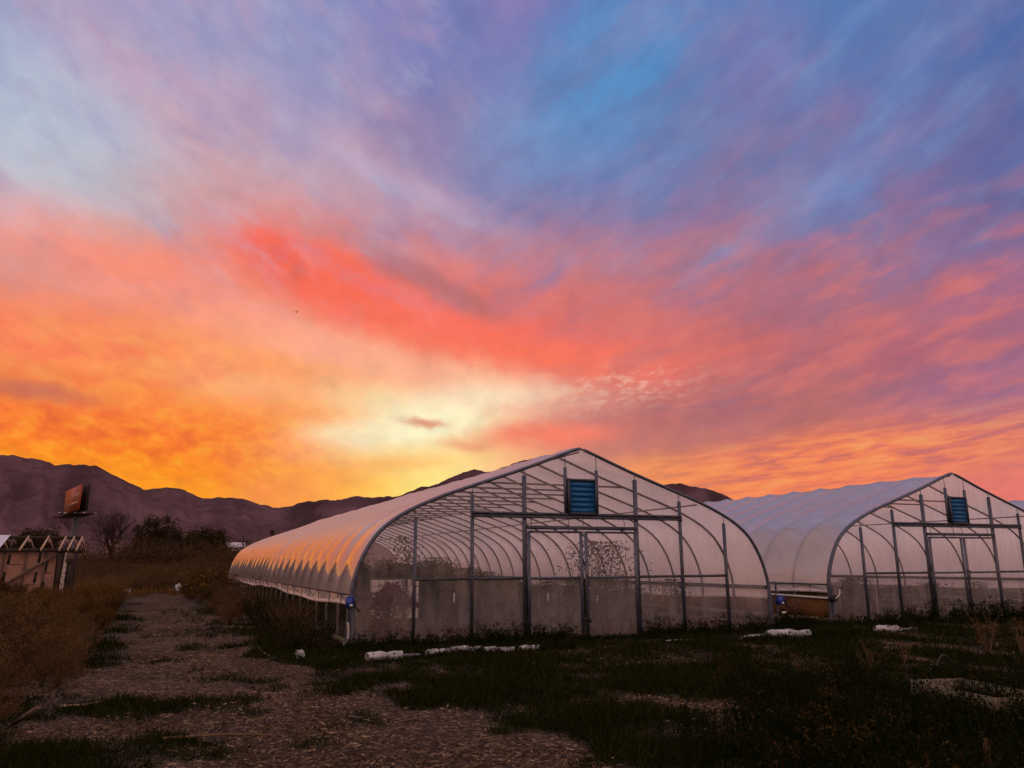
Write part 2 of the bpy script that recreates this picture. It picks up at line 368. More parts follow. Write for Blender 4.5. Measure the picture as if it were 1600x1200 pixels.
# cloud layer seen from below: a flat sheet of cloud, streaked towards the sunset
den = W.math('ADD', zc, .16)
qc = W.n('ShaderNodeCombineXYZ')
W.put(qc.inputs[0], W.math('DIVIDE', sx.outputs[0], den)); W.put(qc.inputs[1], W.math('DIVIDE', sx.outputs[1], den))
mp = W.n('ShaderNodeMapping', vector_type='TEXTURE'); W.L.new(qc.outputs[0], mp.inputs[0])
mp.inputs['Rotation'].default_value = (0, 0, R(-22)); mp.inputs['Scale'].default_value = (.8, 1.9, 1)
Q = mp.outputs[0]
def centred(col, amp):
    v = W.vmath('SUBTRACT', col, (.5, .5, .5))
    return W.vmath('MULTIPLY', v, amp)
w1 = centred(W.noise(Q, 2.3, 5, .55, .6, True), (1.6, 1.2, 0))
w2 = centred(W.noise(AE, .16, 6, .62, .4, True), (2.4, 1.7, 0))
w3 = centred(W.noise(AE, .75, 4, .6, 0, True), (.8, .6, 0))
lowf = W.rng(EL, 3, 14, .35, 1)
wv = W.vmath('SCALE', W.vmath('ADD', W.vmath('ADD', w1, w2), w3), scale=lowf)
AEW = W.vmath('ADD', AE, wv)
sw = W.n('ShaderNodeSeparateXYZ'); W.L.new(AEW, sw.inputs[0])
A0, A1 = -32., 72.
fac = W.rng(sw.outputs[0], A0, A1, 0, 1, smooth=False)
rows = [2.5, 4, 5.2, 6.4, 7.6, 8.8, 10.2, 11.7, 13.3, 15, 17, 19.2, 21.5, 24, 27, 30, 33.5, 38]
col = None
for i, e in enumerate(rows):
    st = []
    for k in range(31):
        az = -16 + k*(64 + 16)/30
        st.append(((az - A0)/(A1 - A0), sky_at(az, e)))
    st.append((1.0, np.array(lin((206, 150, 152)))))
    c = W.ramp(fac, st, 'LINEAR')
    col = c if col is None else W.mix(W.rng(sw.outputs[1], rows[i-1], e, smooth=False), col, c)
AEM = W.vmath('ADD', AE, W.vmath('SCALE', W.vmath('ADD', W.vmath('SCALE', w2, scale=.8), W.vmath('SCALE', w3, scale=1.3)), scale=lowf))
SOFT = W.vmath('ADD', AE, W.vmath('SCALE', W.vmath('ADD', W.vmath('SCALE', w2, scale=.7), W.vmath('SCALE', w3, scale=.45)), scale=lowf))
fm = W.n('ShaderNodeMapping', vector_type='TEXTURE'); W.L.new(SOFT, fm.inputs[0]); fm.inputs['Rotation'].default_value = (0, 0, R(-8)); fm.inputs['Scale'].default_value = (1.4, .8, 1)
fray = W.rng(W.noise(fm.outputs[0], .5, 4, .55), .28, .56, .5, 1)
AEC = [AEM]
def stage(c):                                # lets the shader finish one layer of cloud before it starts the next
    nd = W.n('ShaderNodeVectorMath', operation='MULTIPLY_ADD'); W.put(nd.inputs[0], c); nd.inputs[1].default_value = (1e-7, 1e-7, 1e-7); W.put(nd.inputs[2], AEM)
    AEC[0] = nd.outputs[0]
STEP = [0]
def mask(px, py, sxp, syp, ang=0, p=1.):
    az, el = azel(px, py)
    m_ = W.n('ShaderNodeMapping', vector_type='TEXTURE'); W.L.new(AEC[0], m_.inputs[0])
    m_.inputs['Location'].default_value = (az, el, 0); m_.inputs['Rotation'].default_value = (0, 0, R(ang))
    m_.inputs['Scale'].default_value = (sxp/21.7, syp/21.7, 1)
    d = W.vmath('DOT_PRODUCT', m_.outputs[0], m_.outputs[0])
    return W.math('POWER', .3679, d if p == 1 else W.math('POWER', d, p))
def stretched(sc, rot=0, stx=1., sty=1., det=5, rough=.6):
    m_ = W.n('ShaderNodeMapping', vector_type='TEXTURE'); W.L.new(AE, m_.inputs[0])
    m_.inputs['Rotation'].default_value = (0, 0, R(rot)); m_.inputs['Scale'].default_value = (1/stx, 1/sty, 1)
    return W.noise(m_.outputs[0], sc, det, rough, .25)
# the large cloud shapes
for (px, py, a, b, an, s_, c_, p_) in (
    (70, 205, 200, 95, -15, .8, (186, 198, 214), 1.2), (330, 120, 260, 90, -20, .4, (176, 168, 200), 1), (230, 130, 190, 45, -35, .45, (196, 168, 192), 1),
    (910, 110, 90, 100, 0, .4, (92, 148, 202), 1.2), (1010, 75, 110, 70, 0, .4, (84, 136, 194), 1.2), (1190, 110, 60, 50, 30, .4, (128, 118, 170), 1),
    (1250, 228, 150, 26, 24, .6, (138, 114, 160), 1.1), (1470, 185, 110, 30, 22, .5, (122, 114, 166), 1), (1290, 296, 130, 30, 26, .7, (112, 142, 196), 1.2), (1110, 290, 110, 26, 30, .45, (142, 116, 158), 1),
    (690, 245, 120, 32, -26, .5, (136, 124, 172), 1.1), (330, 245, 130, 40, -30, .5, (214, 164, 170), 1), (560, 250, 90, 30, -30, .4, (208, 160, 172), 1),
    (640, 296, 220, 15, -21, .7, (190, 174, 202), 1.2), (800, 345, 80, 12, -24, .5, (176, 160, 196), 1.2),
    (770, 270, 70, 40, -20, .45, (112, 132, 186), 1), (850, 370, 110, 40, -10, .45, (150, 122, 160), 1),
    (420, 345, 210, 22, -8, .6, (194, 166, 168), 1.2), (520, 372, 110, 18, -14, .5, (176, 140, 152), 1.2),
    (720, 480, 340, 80, -6, .6, (238, 122, 106), 1.2), (960, 500, 220, 55, 4, .55, (228, 116, 106), 1.2), (600, 440, 300, 70, -16, .5, (250, 126, 104), 1.2), (585, 458, 240, 56, -17, 1.1, (254, 110, 86), 1.6), (440, 405, 80, 36, -18, 1.0, (252, 106, 84), 1.8), (740, 512, 150, 30, -6, 1.0, (255, 112, 86), 1.6), (860, 520, 110, 40, -4, .7, (248, 112, 96), 1.4), (960, 470, 150, 40, 0, .6, (210, 114, 112), 1.1), (300, 420, 140, 34, -14, .7, (250, 140, 118), 1.1), (1150, 470, 170, 30, 12, .45, (196, 112, 118), 1.1), (1080, 400, 140, 44, 20, .6, (176, 122, 140), 1), (1250, 430, 180, 34, 10, .6, (176, 112, 130), 1.1), (1450, 440, 160, 40, 10, .5, (158, 108, 140), 1.1), (900, 400, 110, 40, -5, .6, (198, 128, 134), 1.1), (60, 470, 160, 40, -6, .6, (250, 140, 112), 1.1),
    (690, 452, 85, 24, -24, .75, (180, 112, 118), 1.3), (620, 412, 60, 20, -24, .6, (188, 116, 122), 1.2), (585, 388, 60, 16, -20, .6, (172, 136, 152), 1.2), (800, 470, 70, 26, -14, .5, (206, 114, 112), 1.1),
    (80, 420, 110, 26, -8, .45, (206, 150, 146), 1.2), (200, 455, 160, 30, -14, .5, (255, 150, 126), 1),
    (520, 545, 270, 30, -13, .85, (255, 178, 146), 1.4), (420, 495, 130, 24, -20, .8, (255, 168, 144), 1.2), (230, 430, 200, 40, -14, .6, (254, 142, 116), 1.2), (450, 572, 130, 20, -6, .55, (255, 168, 104), 1.2),
    (860, 560, 150, 26, -4, .8, (255, 116, 88), 1.5), (1060, 572, 170, 12, 12, .6, (232, 112, 98), 1.3), (1300, 512, 330, 16, 13, .32, (208, 112, 112), 1.2), (1420, 480, 200, 16, 14, .25, (200, 108, 116), 1.2),
    (1180, 648, 300, 44, 4, .9, (180, 106, 110), 1.5), (1540, 600, 130, 44, 8, .7, (152, 106, 142), 1.2), (1040, 692, 130, 20, 6, .8, (194, 116, 112), 1.3),
    (380, 602, 80, 24, -6, .7, (255, 216, 160), 1.2), (110, 735, 260, 20, -9, .8, (255, 176, 18), 1.3), (330, 768, 120, 14, -6, .6, (255, 160, 34), 1.2), (90, 665, 200, 26, -4, .6, (252, 112, 52), 1.2), (740, 626, 150, 22, 4, .8, (255, 230, 194), 1.1), (605, 672, 150, 30, 8, 1.4, (255, 252, 208), 1.25), (690, 740, 80, 18, 20, .6, (255, 230, 140), 1.2),
    (855, 680, 105, 20, 2, .95, (250, 128, 104), 1.5), (440, 700, 110, 14, 0, .4, (255, 160, 70), 1.2), (455, 640, 130, 20, -4, .75, (255, 168, 104), 1.2), (600, 728, 120, 14, 4, .7, (255, 190, 112), 1.2), (480, 745, 110, 18, -3, .6, (252, 168, 78), 1.2), (250, 555, 240, 40, -8, .7, (255, 148, 92), 1.2), (120, 640, 260, 34, -6, .7, (255, 128, 54), 1.2), (330, 655, 120, 30, -8, .6, (255, 150, 62), 1.2), (70, 530, 140, 30, -6, .6, (255, 128, 88), 1.2), (420, 775, 60, 22, 0, .6, (244, 142, 86), 1.2)):
    STEP[0] += 1
    if STEP[0] % 10 == 0: stage(col)
    col = W.mix(W.math('MULTIPLY', W.math('MULTIPLY', mask(px, py, a, b, an, p_), s_), fray, clamp=True), col, lin(c_))
high = W.rng(EL, 14, 23)
def streaky(seed, rot, sc, stx, sty):
    m_ = W.n('ShaderNodeMapping', vector_type='TEXTURE'); W.L.new(SOFT, m_.inputs[0]); m_.inputs['Location'].default_value = (seed*13.7, seed*7.3, seed)
    m_.inputs['Rotation'].default_value = (0, 0, R(rot)); m_.inputs['Scale'].default_value = (1/stx, 1/sty, 1)
    return W.noise(m_.outputs[0], sc, 4, .54, .2)
rightside = W.rng(AZ, 14, 26); leftside = W.math('SUBTRACT', 1.0, rightside)
for sd_, rot, sc, sx_, sy_, lo_, hi_, am, c_, side in (
    (1, 30, .17, .6, 1.7, .46, .74, .34, (160, 130, 165), rightside), (2, 26, .19, .6, 1.7, .44, .74, .7, (98, 124, 176), rightside), (3, 32, .26, .6, 1.7, .46, .76, .32, (126, 160, 208), rightside), (4, 28, .42, .6, 1.6, .46, .78, .28, (110, 106, 158), rightside),
    (8, -30, .20, .6, 1.6, .46, .74, .38, (208, 164, 182), leftside), (9, -26, .24, .6, 1.6, .46, .76, .38, (140, 138, 186), leftside), (5, -28, .45, .7, 1.5, .48, .76, .2, (190, 196, 216), leftside)):
    k_ = W.math('MULTIPLY', W.math('MULTIPLY', W.rng(streaky(sd_, rot, sc, sx_, sy_), lo_, hi_), am), W.math('MULTIPLY', high, side))
    col = W.mix(k_, col, lin(c_))
mid = W.math('MULTIPLY', W.rng(EL, 7.5, 11), W.rng(EL, 26, 17))
for sd_, rot, sc, sx_, sy_, lo_, hi_, am, c_ in ((6, 14, .34, .55, 1.9, .42, .70, .65, (222, 120, 112)), (7, 12, .34, .55, 1.9, .46, .76, .42, (150, 108, 130))):
    k_ = W.math('MULTIPLY', W.math('MULTIPLY', W.rng(streaky(sd_, rot, sc, sx_, sy_), lo_, hi_), am), W.math('MULTIPLY', mid, W.rng(AZ, 20, 34)))
    col = W.mix(k_, col, lin(c_))
puff = W.noise(SOFT, .5, 4, .55)
col = W.mix(1.0, col, W.ramp(puff, [(.3, (.94, .94, .96)), (.5, (1, 1, 1)), (.7, (1.05, 1.04, 1.03))]), 'MULTIPLY')
# mottled altocumulus low on the left
n = stretched(.8, -8, .8, 1.3, 4, .56)
mott = W.ramp(n, [(.34, lin((226, 78, 44))), (.5, lin((253, 118, 38))), (.70, lin((255, 170, 48)))])
col = W.mix(W.math('MULTIPLY', mask(200, 690, 330, 75, 0, 1.6), .55), col, mott)
n = stretched(.5, -10, .8, 1.3, 4, .55)
mott2 = W.ramp(n, [(.38, lin((246, 118, 84))), (.55, lin((255, 158, 92))), (.68, lin((255, 178, 100)))])
col = W.mix(W.math('MULTIPLY', mask(180, 570, 240, 70, 0, 1.4), .4), col, mott2)
# fine lit ripples low on the right
n = stretched(.8, 6, .38, 2.2)
rip = W.ramp(n, [(.38, lin((196, 108, 104))), (.5, lin((246, 132, 88))), (.66, lin((255, 164, 96)))])
col = W.mix(W.math('MULTIPLY', mask(1330, 715, 330, 45, 5, 1.6), .75), col, rip)
# pale breaks in the grey bank
n = stretched(1.25, 6, .7, 1.6, 5, .6)
br = W.rng(n, .44, .74)
col = W.mix(W.math('MULTIPLY', W.math('MULTIPLY', mask(955, 607, 125, 28, 4, 1.2), br), .75), col, lin((246, 200, 176)))
# small dark scuds
for (px, py, a, b, an, s_, c_) in ((50, 612, 75, 14, -3, .6, (176, 104, 96)), (664, 661, 34, 8, -6, .85, (222, 132, 104)), (730, 698, 46, 9, -6, .55, (225, 125, 105)), (520, 592, 12, 12, 0, .4, (215, 150, 115)),(470,420,14,16,0,.35,(196,104,96)),(725,470,60,16,-25,.55,(182,112,116)),(640,425,70,20,-18,.5,(184,112,118))):
    col = W.mix(W.math('MULTIPLY', mask(px, py, a, b, an, 1.3), s_), col, lin(c_))
# streaks: slightly brighter and darker threads
thr = W.noise(Q, 5.5, 6, .6, .9)
col = W.mix(1.0, col, W.ramp(thr, [(.25, (.92, .93, .95)), (.5, (1, 1, 1)), (.75, (1.07, 1.06, 1.04))]), 'MULTIPLY')
# unseen sky behind and overhead, brightened to light the greenhouses and ground
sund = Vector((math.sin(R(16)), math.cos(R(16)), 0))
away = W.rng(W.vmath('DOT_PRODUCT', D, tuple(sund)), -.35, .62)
dusk_fill = W.ramp(W.rng(EL, 0, 60, 0, 1, False), [(0, lin((255, 188, 158))), (.25, lin((255, 200, 180))), (1, lin((232, 202, 206)))])
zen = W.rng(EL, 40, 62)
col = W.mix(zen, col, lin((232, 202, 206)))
col = W.mix(away, dusk_fill, col)
# clear air above the clouds
sky = W.n('ShaderNodeTexSky', sky_type='NISHITA'); sky.sun_disc = False
SUN_EL, SUN_AZ = 2.2, 13.7
sky.sun_elevation = R(SUN_EL); sky.sun_rotation = R(SUN_AZ); sky.altitude = 1300; sky.dust_density = 2
air = W.vmath('SCALE', sky.outputs[0], scale=.05)
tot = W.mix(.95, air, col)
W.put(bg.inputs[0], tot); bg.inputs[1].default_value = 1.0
W.L.new(bg.outputs[0], wo.inputs[0])
world.cycles.sampling_method = 'MANUAL'; world.cycles.sample_map_resolution = 512

sun = bpy.data.lights.new('sun', 'SUN'); sun.energy = 2.0; sun.angle = R(.5); sun.color = (1, .78, .55)
suno = bpy.data.objects.new('sun', sun); COL.objects.link(suno)
sd = Vector((math.sin(R(SUN_AZ))*math.cos(R(SUN_EL)), math.cos(R(SUN_AZ))*math.cos(R(SUN_EL)), math.sin(R(SUN_EL))))
suno.rotation_euler = sd.to_track_quat('Z', 'Y').to_euler()

# ------------------------------------------------------------------ hills
SIL = [(-40,3.6),(-30,4.6),(-22,5.6),(-15,6.2)] + [azel(*p) for p in [(0,710),(20,711),(60,718),(85,726),(110,726),(150,727),(160,733),(185,745),(205,757),(228,765),(260,761),(290,766),(318,779),(340,777),(380,779),(402,786),(431,794),(457,790),(470,784),(532,781),(557,775),(577,778),(622,775),(637,769),(659,760),(670,761),(685,756),(702,747),(725,737),(742,734),(760,738),(772,736),(806,723),(850,712),(910,722),(970,742),(1032,758),(1062,755),(1080,759),(1092,761),(1115,766),(1127,771),(1142,779),(1180,800)]] + [(45,2.4),(52,1.8),(60,2.0),(75,2.4)]
SIL = np.array(SIL)
azs = np.arange(-38, 74, .16)
els = np.interp(azs, SIL[:, 0], SIL[:, 1])
els = els + (fbm(azs*2.2, azs*0 + 3, 4, 5) - .5)*.16 + (noise2(azs*6., azs*0, 9) - .5)*.05
ts = np.concatenate([np.linspace(0, 1, 46), [1.06, 1.2, 1.5]])
AZg, Tg = np.meshgrid(azs, ts)
dist = 1300 + 1500*np.minimum(Tg, 1) + np.maximum(Tg - 1, 0)*2500
crest = HC + 2800*np.tan(np.radians(np.broadcast_to(els, AZg.shape)))
sl = np.where(Tg <= 1, (.12*Tg + .88*Tg**1.7), 1 - (Tg - 1)*1.3)
gul = np.abs(fbm(AZg*.35, Tg*2.2 + AZg*.08, 5, 21) - .5)*2
gul2 = fbm(AZg*1.3, Tg*5, 4, 33) - .5
Z = crest*sl - (gul*.9)*crest*np.clip(Tg, 0, 1)*np.clip(1 - Tg, 0, 1)*1.25 + gul2*40*np.clip(Tg*3, 0, 1)*np.clip((1 - Tg)*6, 0, 1)
Z = np.where(Tg == 0, -4, Z)
G = np.stack([dist*np.sin(np.radians(AZg)), dist*np.cos(np.radians(AZg)), Z], -1)
b = MB(); b.grid(G)
def hillmat():
    m, t, o = material('hill_scrub')
    p = pos(t); n = t.noise(p, .0042, 6, .62); n2 = t.noise(p, .03, 5, .65)
    sz = t.n('ShaderNodeSeparateXYZ'); t.L.new(p, sz.inputs[0])
    low = t.rng(t.math('MULTIPLY_ADD', n2, 40, sz.outputs[2]), 15, 120, 1, 0)
    c = t.mix(t.rng(n, .38, .62), (.098, .058, .075), (.146, .088, .104))
    c = t.mix(t.math('MULTIPLY', low, t.rng(n, .3, .6, .3, .9)), c, (.20, .125, .095))
    c = t.mix(t.rng(n2, .52, .68, 0, .6), c, (.065, .032, .034))
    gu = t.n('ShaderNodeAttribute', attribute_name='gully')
    c = t.mix(t.rng(t.math('MULTIPLY_ADD', n2, .25, gu.outputs['Fac']), .2, .75, 0, .75), c, (.042, .026, .030))  # darker scrub along the gullies also paints in the shade of the folds
    principled(t, o, c, 1, 0, 0, n2, .9, 14)
    return m
M['hill'] = hillmat()
ho = b.build('hills', M['hill'], None, True)
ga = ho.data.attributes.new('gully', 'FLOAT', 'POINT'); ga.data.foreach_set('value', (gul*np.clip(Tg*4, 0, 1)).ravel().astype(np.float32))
tag(ho, kind='structure')

# ------------------------------------------------------------------ ground
def pathx(y): return np.interp(y, [3, 7, 10, 14, 20, 30, 43, 60], [1.9, 1.3, .75, .45, .25, .05, -.25, -.6])
def pathw(y): return np.interp(y, [3, 8, 10, 14, 20, 30, 43, 50], [1.8, 1.5, 1.2, 1.0, .9, .8, .6, .2])
def grass_amount(x, y):
    x = np.asarray(x, float); y = np.asarray(y, float)
    n = fbm(x*1.1, y*1.1, 4, 41); nf = fbm(x*3.1, y*2.2, 3, 57)
    d = np.abs(x - pathx(y)) - pathw(y)
    d = d + (fbm(x*.9, y*.5, 4, 71) - .5)*1.7
    g = sstep(-.1, .6, d)
    right = sstep(1.6, 3.2, x - (11 - np.minimum(y, 11))*.12)*sstep(4.5, 9.5, y)
    near = sstep(10.2, 7.2, y)
    base = .66*g + .22*right - .10*near*sstep(6.0, 4.2, x)
    tuft = np.exp(-(((x + .05)/.62)**2 + ((y - 10.15)/.55)**2))*1.1 + np.exp(-(((x - 2.0)/.9)**2 + ((y - 17.2)/2.2)**2))*.8 + np.exp(-(((x + 1.0)/.7)**2 + ((y - 7.3)/.5)**2))*.8
    v = base + (n - .5)*2.5 + (nf - .5)*1.2 + tuft - .10
    return np.clip(v, 0, 1)
def gz(x, y):
    x = np.asarray(x, float); y = np.asarray(y, float)
    far = np.clip(1 - (np.hypot(x, y) - 60)/60, 0, 1)
    rut = np.exp(-((np.abs(x - pathx(y)) - .62)/.2)**2)*.035*(y > 3)*(y < 50)
    return ((fbm(x*.7, y*.7, 3, 3) - .5)*.07 - rut + (fbm(x*3.5, y*3.5, 3, 8) - .5)*.035)*far
def axis(lo, hi, fine_lo, fine_hi, step, grow=1.12):
    a = list(np.arange(fine_lo, fine_hi, step)); s_ = step; v = a[-1]
    while v < hi: s_ *= grow; v += s_; a.append(v)
    s_ = step; v = fine_lo; pre = []
    while v > lo: s_ *= grow; v -= s_; pre.append(v)
    return np.array(pre[::-1] + a)
xs = axis(-6000, 7000, -6, 16, .11); ys = axis(-3000, 9000, 3.5, 19, .11)
X, Y = np.meshgrid(xs, ys)
b = MB(); b.grid(np.stack([X, Y, gz(X, Y)], -1))
def groundmat():
    m, t, o = material('mulch_and_soil')
    p = pos(t)
    at_ = t.n('ShaderNodeAttribute', attribute_name='cover')
    v = t.n('ShaderNodeTexVoronoi', feature='F1'); t.put(v.inputs['Vector'], p)
    v.inputs['Scale'].default_value = 34; v.inputs['Randomness'].default_value = 1
    sc = t.n('ShaderNodeSeparateColor'); t.L.new(v.outputs['Color'], sc.inputs[0])
    n = t.noise(p, 1.3, 5, .6); n2 = t.noise(p, 9, 5, .65)
    soil = t.mix(t.rng(n, .32, .68), (.020, .0115, .0065), (.044, .027, .015))
    chips = t.ramp(sc.outputs[0], [(0, (.013, .008, .005)), (.4, (.045, .029, .018)), (.75, (.11, .075, .048)), (1, (.30, .22, .15))])
    c = t.mix(t.rng(n2, .36, .60, .15, .85), soil, chips)
    c = t.mix(t.rng(at_.outputs['Fac'], .05, .6, 0, .85), c, (.013, .014, .006))
    far = t.rng(t.vmath('LENGTH', p), 40, 120)
    fc = t.mix(t.rng(t.noise(p, .05, 5), .35, .65), (.055, .034, .016), (.10, .062, .028))
    c = t.mix(far, c, fc)
    c = t.mix(1.0, c, t.ramp(t.noise(p, .55, 5, .65), [(.3, (.5, .47, .45)), (.5, (.95, .95, .95)), (.68, (1.5, 1.42, 1.32))]), 'MULTIPLY')
    principled(t, o, c, .95, 0, .15, t.math('ADD', n2, t.math('MULTIPLY', v.outputs['Distance'], .8)), .8, .03)
    return m
M['ground'] = groundmat()
gme = b.mesh('ground', M['ground'], True)
ga = gme.attributes.new('cover', 'FLOAT', 'POINT'); ga.data.foreach_set('value', grass_amount(X, Y).ravel().astype(np.float32))
tag(link('ground', gme), kind='structure')

def sample_view(n, y0, y1, power=1.0, xl=None):
    """ground points inside a wide wedge before the lens, denser near"""
    u = RNG.random(n)
    r = y0*(y1/y0)**(u**power)
    a = np.radians(RNG.uniform(-26, 66, n))
    return r*np.sin(a), r*np.cos(a)
def inside_house(x, y):
    return ((np.abs(x - 8.02) < 4.75) & (y > 15.1)) | ((np.abs(x - 20.13) < 4.75) & (y > 15.7))
# grass
x, y = sample_view(500000, 4.2, 30)
g = grass_amount(x, y); keep = (RNG.random(len(x)) < g**1.2) & ~inside_house(x, y)
x = x[keep]; y = y[keep]; g = g[keep]
dd = np.hypot(x, y)
b = MB()
Dv = np.stack([RNG.normal(0, .55, len(x)), RNG.normal(0, .55, len(x)), np.ones(len(x))*.75], 1)
hgt = (.03 + .085*RNG.random(len(x))**1.5)*(.5 + g)*(1 + .02*dd)
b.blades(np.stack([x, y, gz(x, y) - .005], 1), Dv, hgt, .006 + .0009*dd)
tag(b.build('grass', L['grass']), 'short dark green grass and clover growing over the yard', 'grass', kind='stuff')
# straw and wood chips
x, y = sample_view(112000, 4.2, 34, .9)
g = grass_amount(x, y); pt = fbm(x*.8, y*.8, 3, 77)
keep = (RNG.random(len(x)) < np.clip(1.05 - g*1.5, .03, 1)*sstep(.36, .62, pt)) & ~inside_house(x, y)
x = x[keep]; y = y[keep]; dd = np.hypot(x, y)
b = MB(); an = RNG.random(len(x))*2*math.pi
ln_ = (.010 + .10*RNG.random(len(x))**4)*(1 + .02*dd)
C = np.stack([x, y, gz(x, y) + .012 + .02*RNG.random(len(x))], 1)
b.leaves(C, np.stack([np.cos(an), np.sin(an), RNG.normal(0, .18, len(x))], 1), ln_, np.minimum(ln_*.35, .012) + .0005*dd)
tag(b.build('wood_chips', L['straw']), 'scattered wood chips and straw on the bare path', 'mulch', kind='stuff')

# ------------------------------------------------------------------ greenhouses
HALF = [(4.82,-.1),(4.82,.45),(4.83,.85),(4.80,1.1),(4.72,1.4),(4.58,1.72),(4.36,2.05),(4.06,2.31),(3.68,2.53),(3.1,2.785),(2.43,3.02),(1.27,3.42),(.30,3.79),(.10,3.862),(0,3.885)]
def spline(P, n):
    P = np.array(P, float); P = np.vstack([2*P[0] - P[1], P, 2*P[-1] - P[-2]])
    seg = np.linalg.norm(np.diff(P[1:-1], axis=0), axis=1); cum = np.concatenate([[0], np.cumsum(seg)])
    out = []
    for s_ in np.linspace(0, cum[-1], n):
        i = min(np.searchsorted(cum, s_, 'right') - 1, len(seg) - 1); t = (s_ - cum[i])/seg[i]
        p0, p1, p2, p3 = P[i:i+4]
        out.append(.5*((2*p1) + (-p0 + p2)*t + (2*p0 - 5*p1 + 4*p2 - p3)*t*t + (-p0 + 3*p1 - 3*p2 + p3)*t**3))
    return np.array(out)
PF = spline(HALF, 56)
FULL = np.vstack([PF*[-1, 1], (PF[:-1])[::-1]])
def top_z(x):
    x = abs(x); o = np.argsort(PF[:, 0]); 
    up = PF[PF[:, 1] > .8]
    o = np.argsort(up[:, 0])
    return float(np.interp(x, up[o, 0], up[o, 1]))
BAY, NB = 1.25, 26
LEN = BAY*NB
HIP = .95
GABLE = 0.0
def roof_mesh(nb, sign=-1.):
    P = FULL[FULL[:, 1] >= HIP - .10]
    # lower both ends exactly to the hip rail
    T = np.gradient(P, axis=0); T /= np.linalg.norm(T, axis=1)[:, None]; Nn = np.stack([-T[:, 1], T[:, 0]], 1)
    curv = np.abs(np.gradient(np.unwrap(np.arctan2(T[:, 1], T[:, 0])))); curv = curv/curv.max()
    for _ in range(6): curv = np.convolve(np.pad(curv, 2, 'edge'), np.ones(5)/5, 'valid')
    zt = P[:, 1]
    amp = .016 + .042*sstep(HIP, HIP + .35, zt)*(np.clip(curv/curv.max(), .5, 1))
    amp = amp*sstep(HIP - .05, HIP + .3, zt)
    rows_ = []
    for k in range(nb):
        jit = 1 + .8*(random.random() - .5); ph = random.random()*9
        for t in np.linspace(0, 1, 10)[:-1]: rows_.append((k*BAY + t*BAY, 4*t*(1 - t)*jit*(1 + .08*math.sin(ph + 5*t))))
    rows_.append((nb*BAY, 0))
    G = []
    for (yy, s_) in rows_:
        q = P + Nn*(.028 + sign*(amp*s_)[:, None])          # normals point outward
        G.append(np.stack([q[:, 0], np.full(len(q), yy), q[:, 1]], 1))
    return np.array(G)
# orientation of the outward normal: FULL runs left to right, so (-Ty, Tx) points up/out
def arch_pts(off=0.0, n=1):
    T = np.gradient(FULL, axis=0); T /= np.linalg.norm(T, axis=1)[:, None]; Nn = np.stack([-T[:, 1], T[:, 0]], 1)
    return FULL + Nn*off
SH = {}
def part(key, maker, name, mats, parent, smooth=False):
    if key not in SH:
        b_ = MB(); maker(b_); SH[key] = b_.mesh(name, mats, smooth)
    return link(name, SH[key], parent)
XD = 1.30
def gable_film(b_):
    for (xa, xb, n, z0) in ((-4.83, -XD, 46, -.02), (-XD, XD, 30, 2.19), (XD, 4.83, 46, -.02)):
        if z0 < 0:
            u = np.linspace(0, 1, n); xs_ = xa + (xb - xa)*(u**1.0)
        else: xs_ = np.linspace(xa, xb, n)
        G = []
        for x_ in xs_:
            zt = top_z(min(abs(x_), 4.825)) + .0
            zz = z0 + (zt - z0)*np.linspace(0, 1, 40)
            wob = .012*np.sin(x_*5.3 + zz*1.7) + .008*np.sin(zz*4.1 + x_*2)
            G.append(np.stack([np.full(40, x_), .035 + wob*np.clip((zt - zz)*4, 0, 1), zz], 1))
        b_.grid(np.array(G))
def end_arch(b_):
    P = arch_pts(.012); b_.tube([(p[0], -.012, p[1]) for p in P], .036, 8)
    P = arch_pts(.03); b_.tube([(p[0], .03, p[1]) for p in P], .018, 6)
def hoop(b_):
    P = arch_pts(0.0)[::2]; b_.tube([(p[0], 0, p[1]) for p in P], .027, 6)
def stud(x_, w, ztop, y=-.03):
    def f(b_):
        b_.box((x_, y, (ztop - .05)/2), (w, .06, ztop + .05))
        b_.box((x_ - w*.32, y - .034, (ztop - .05)/2), (w*.16, .012, ztop + .02))
        zt = top_z(x_)
        b_.tube([(x_, y, ztop), (x_, y, zt - .01)], .009, 5)
    return f
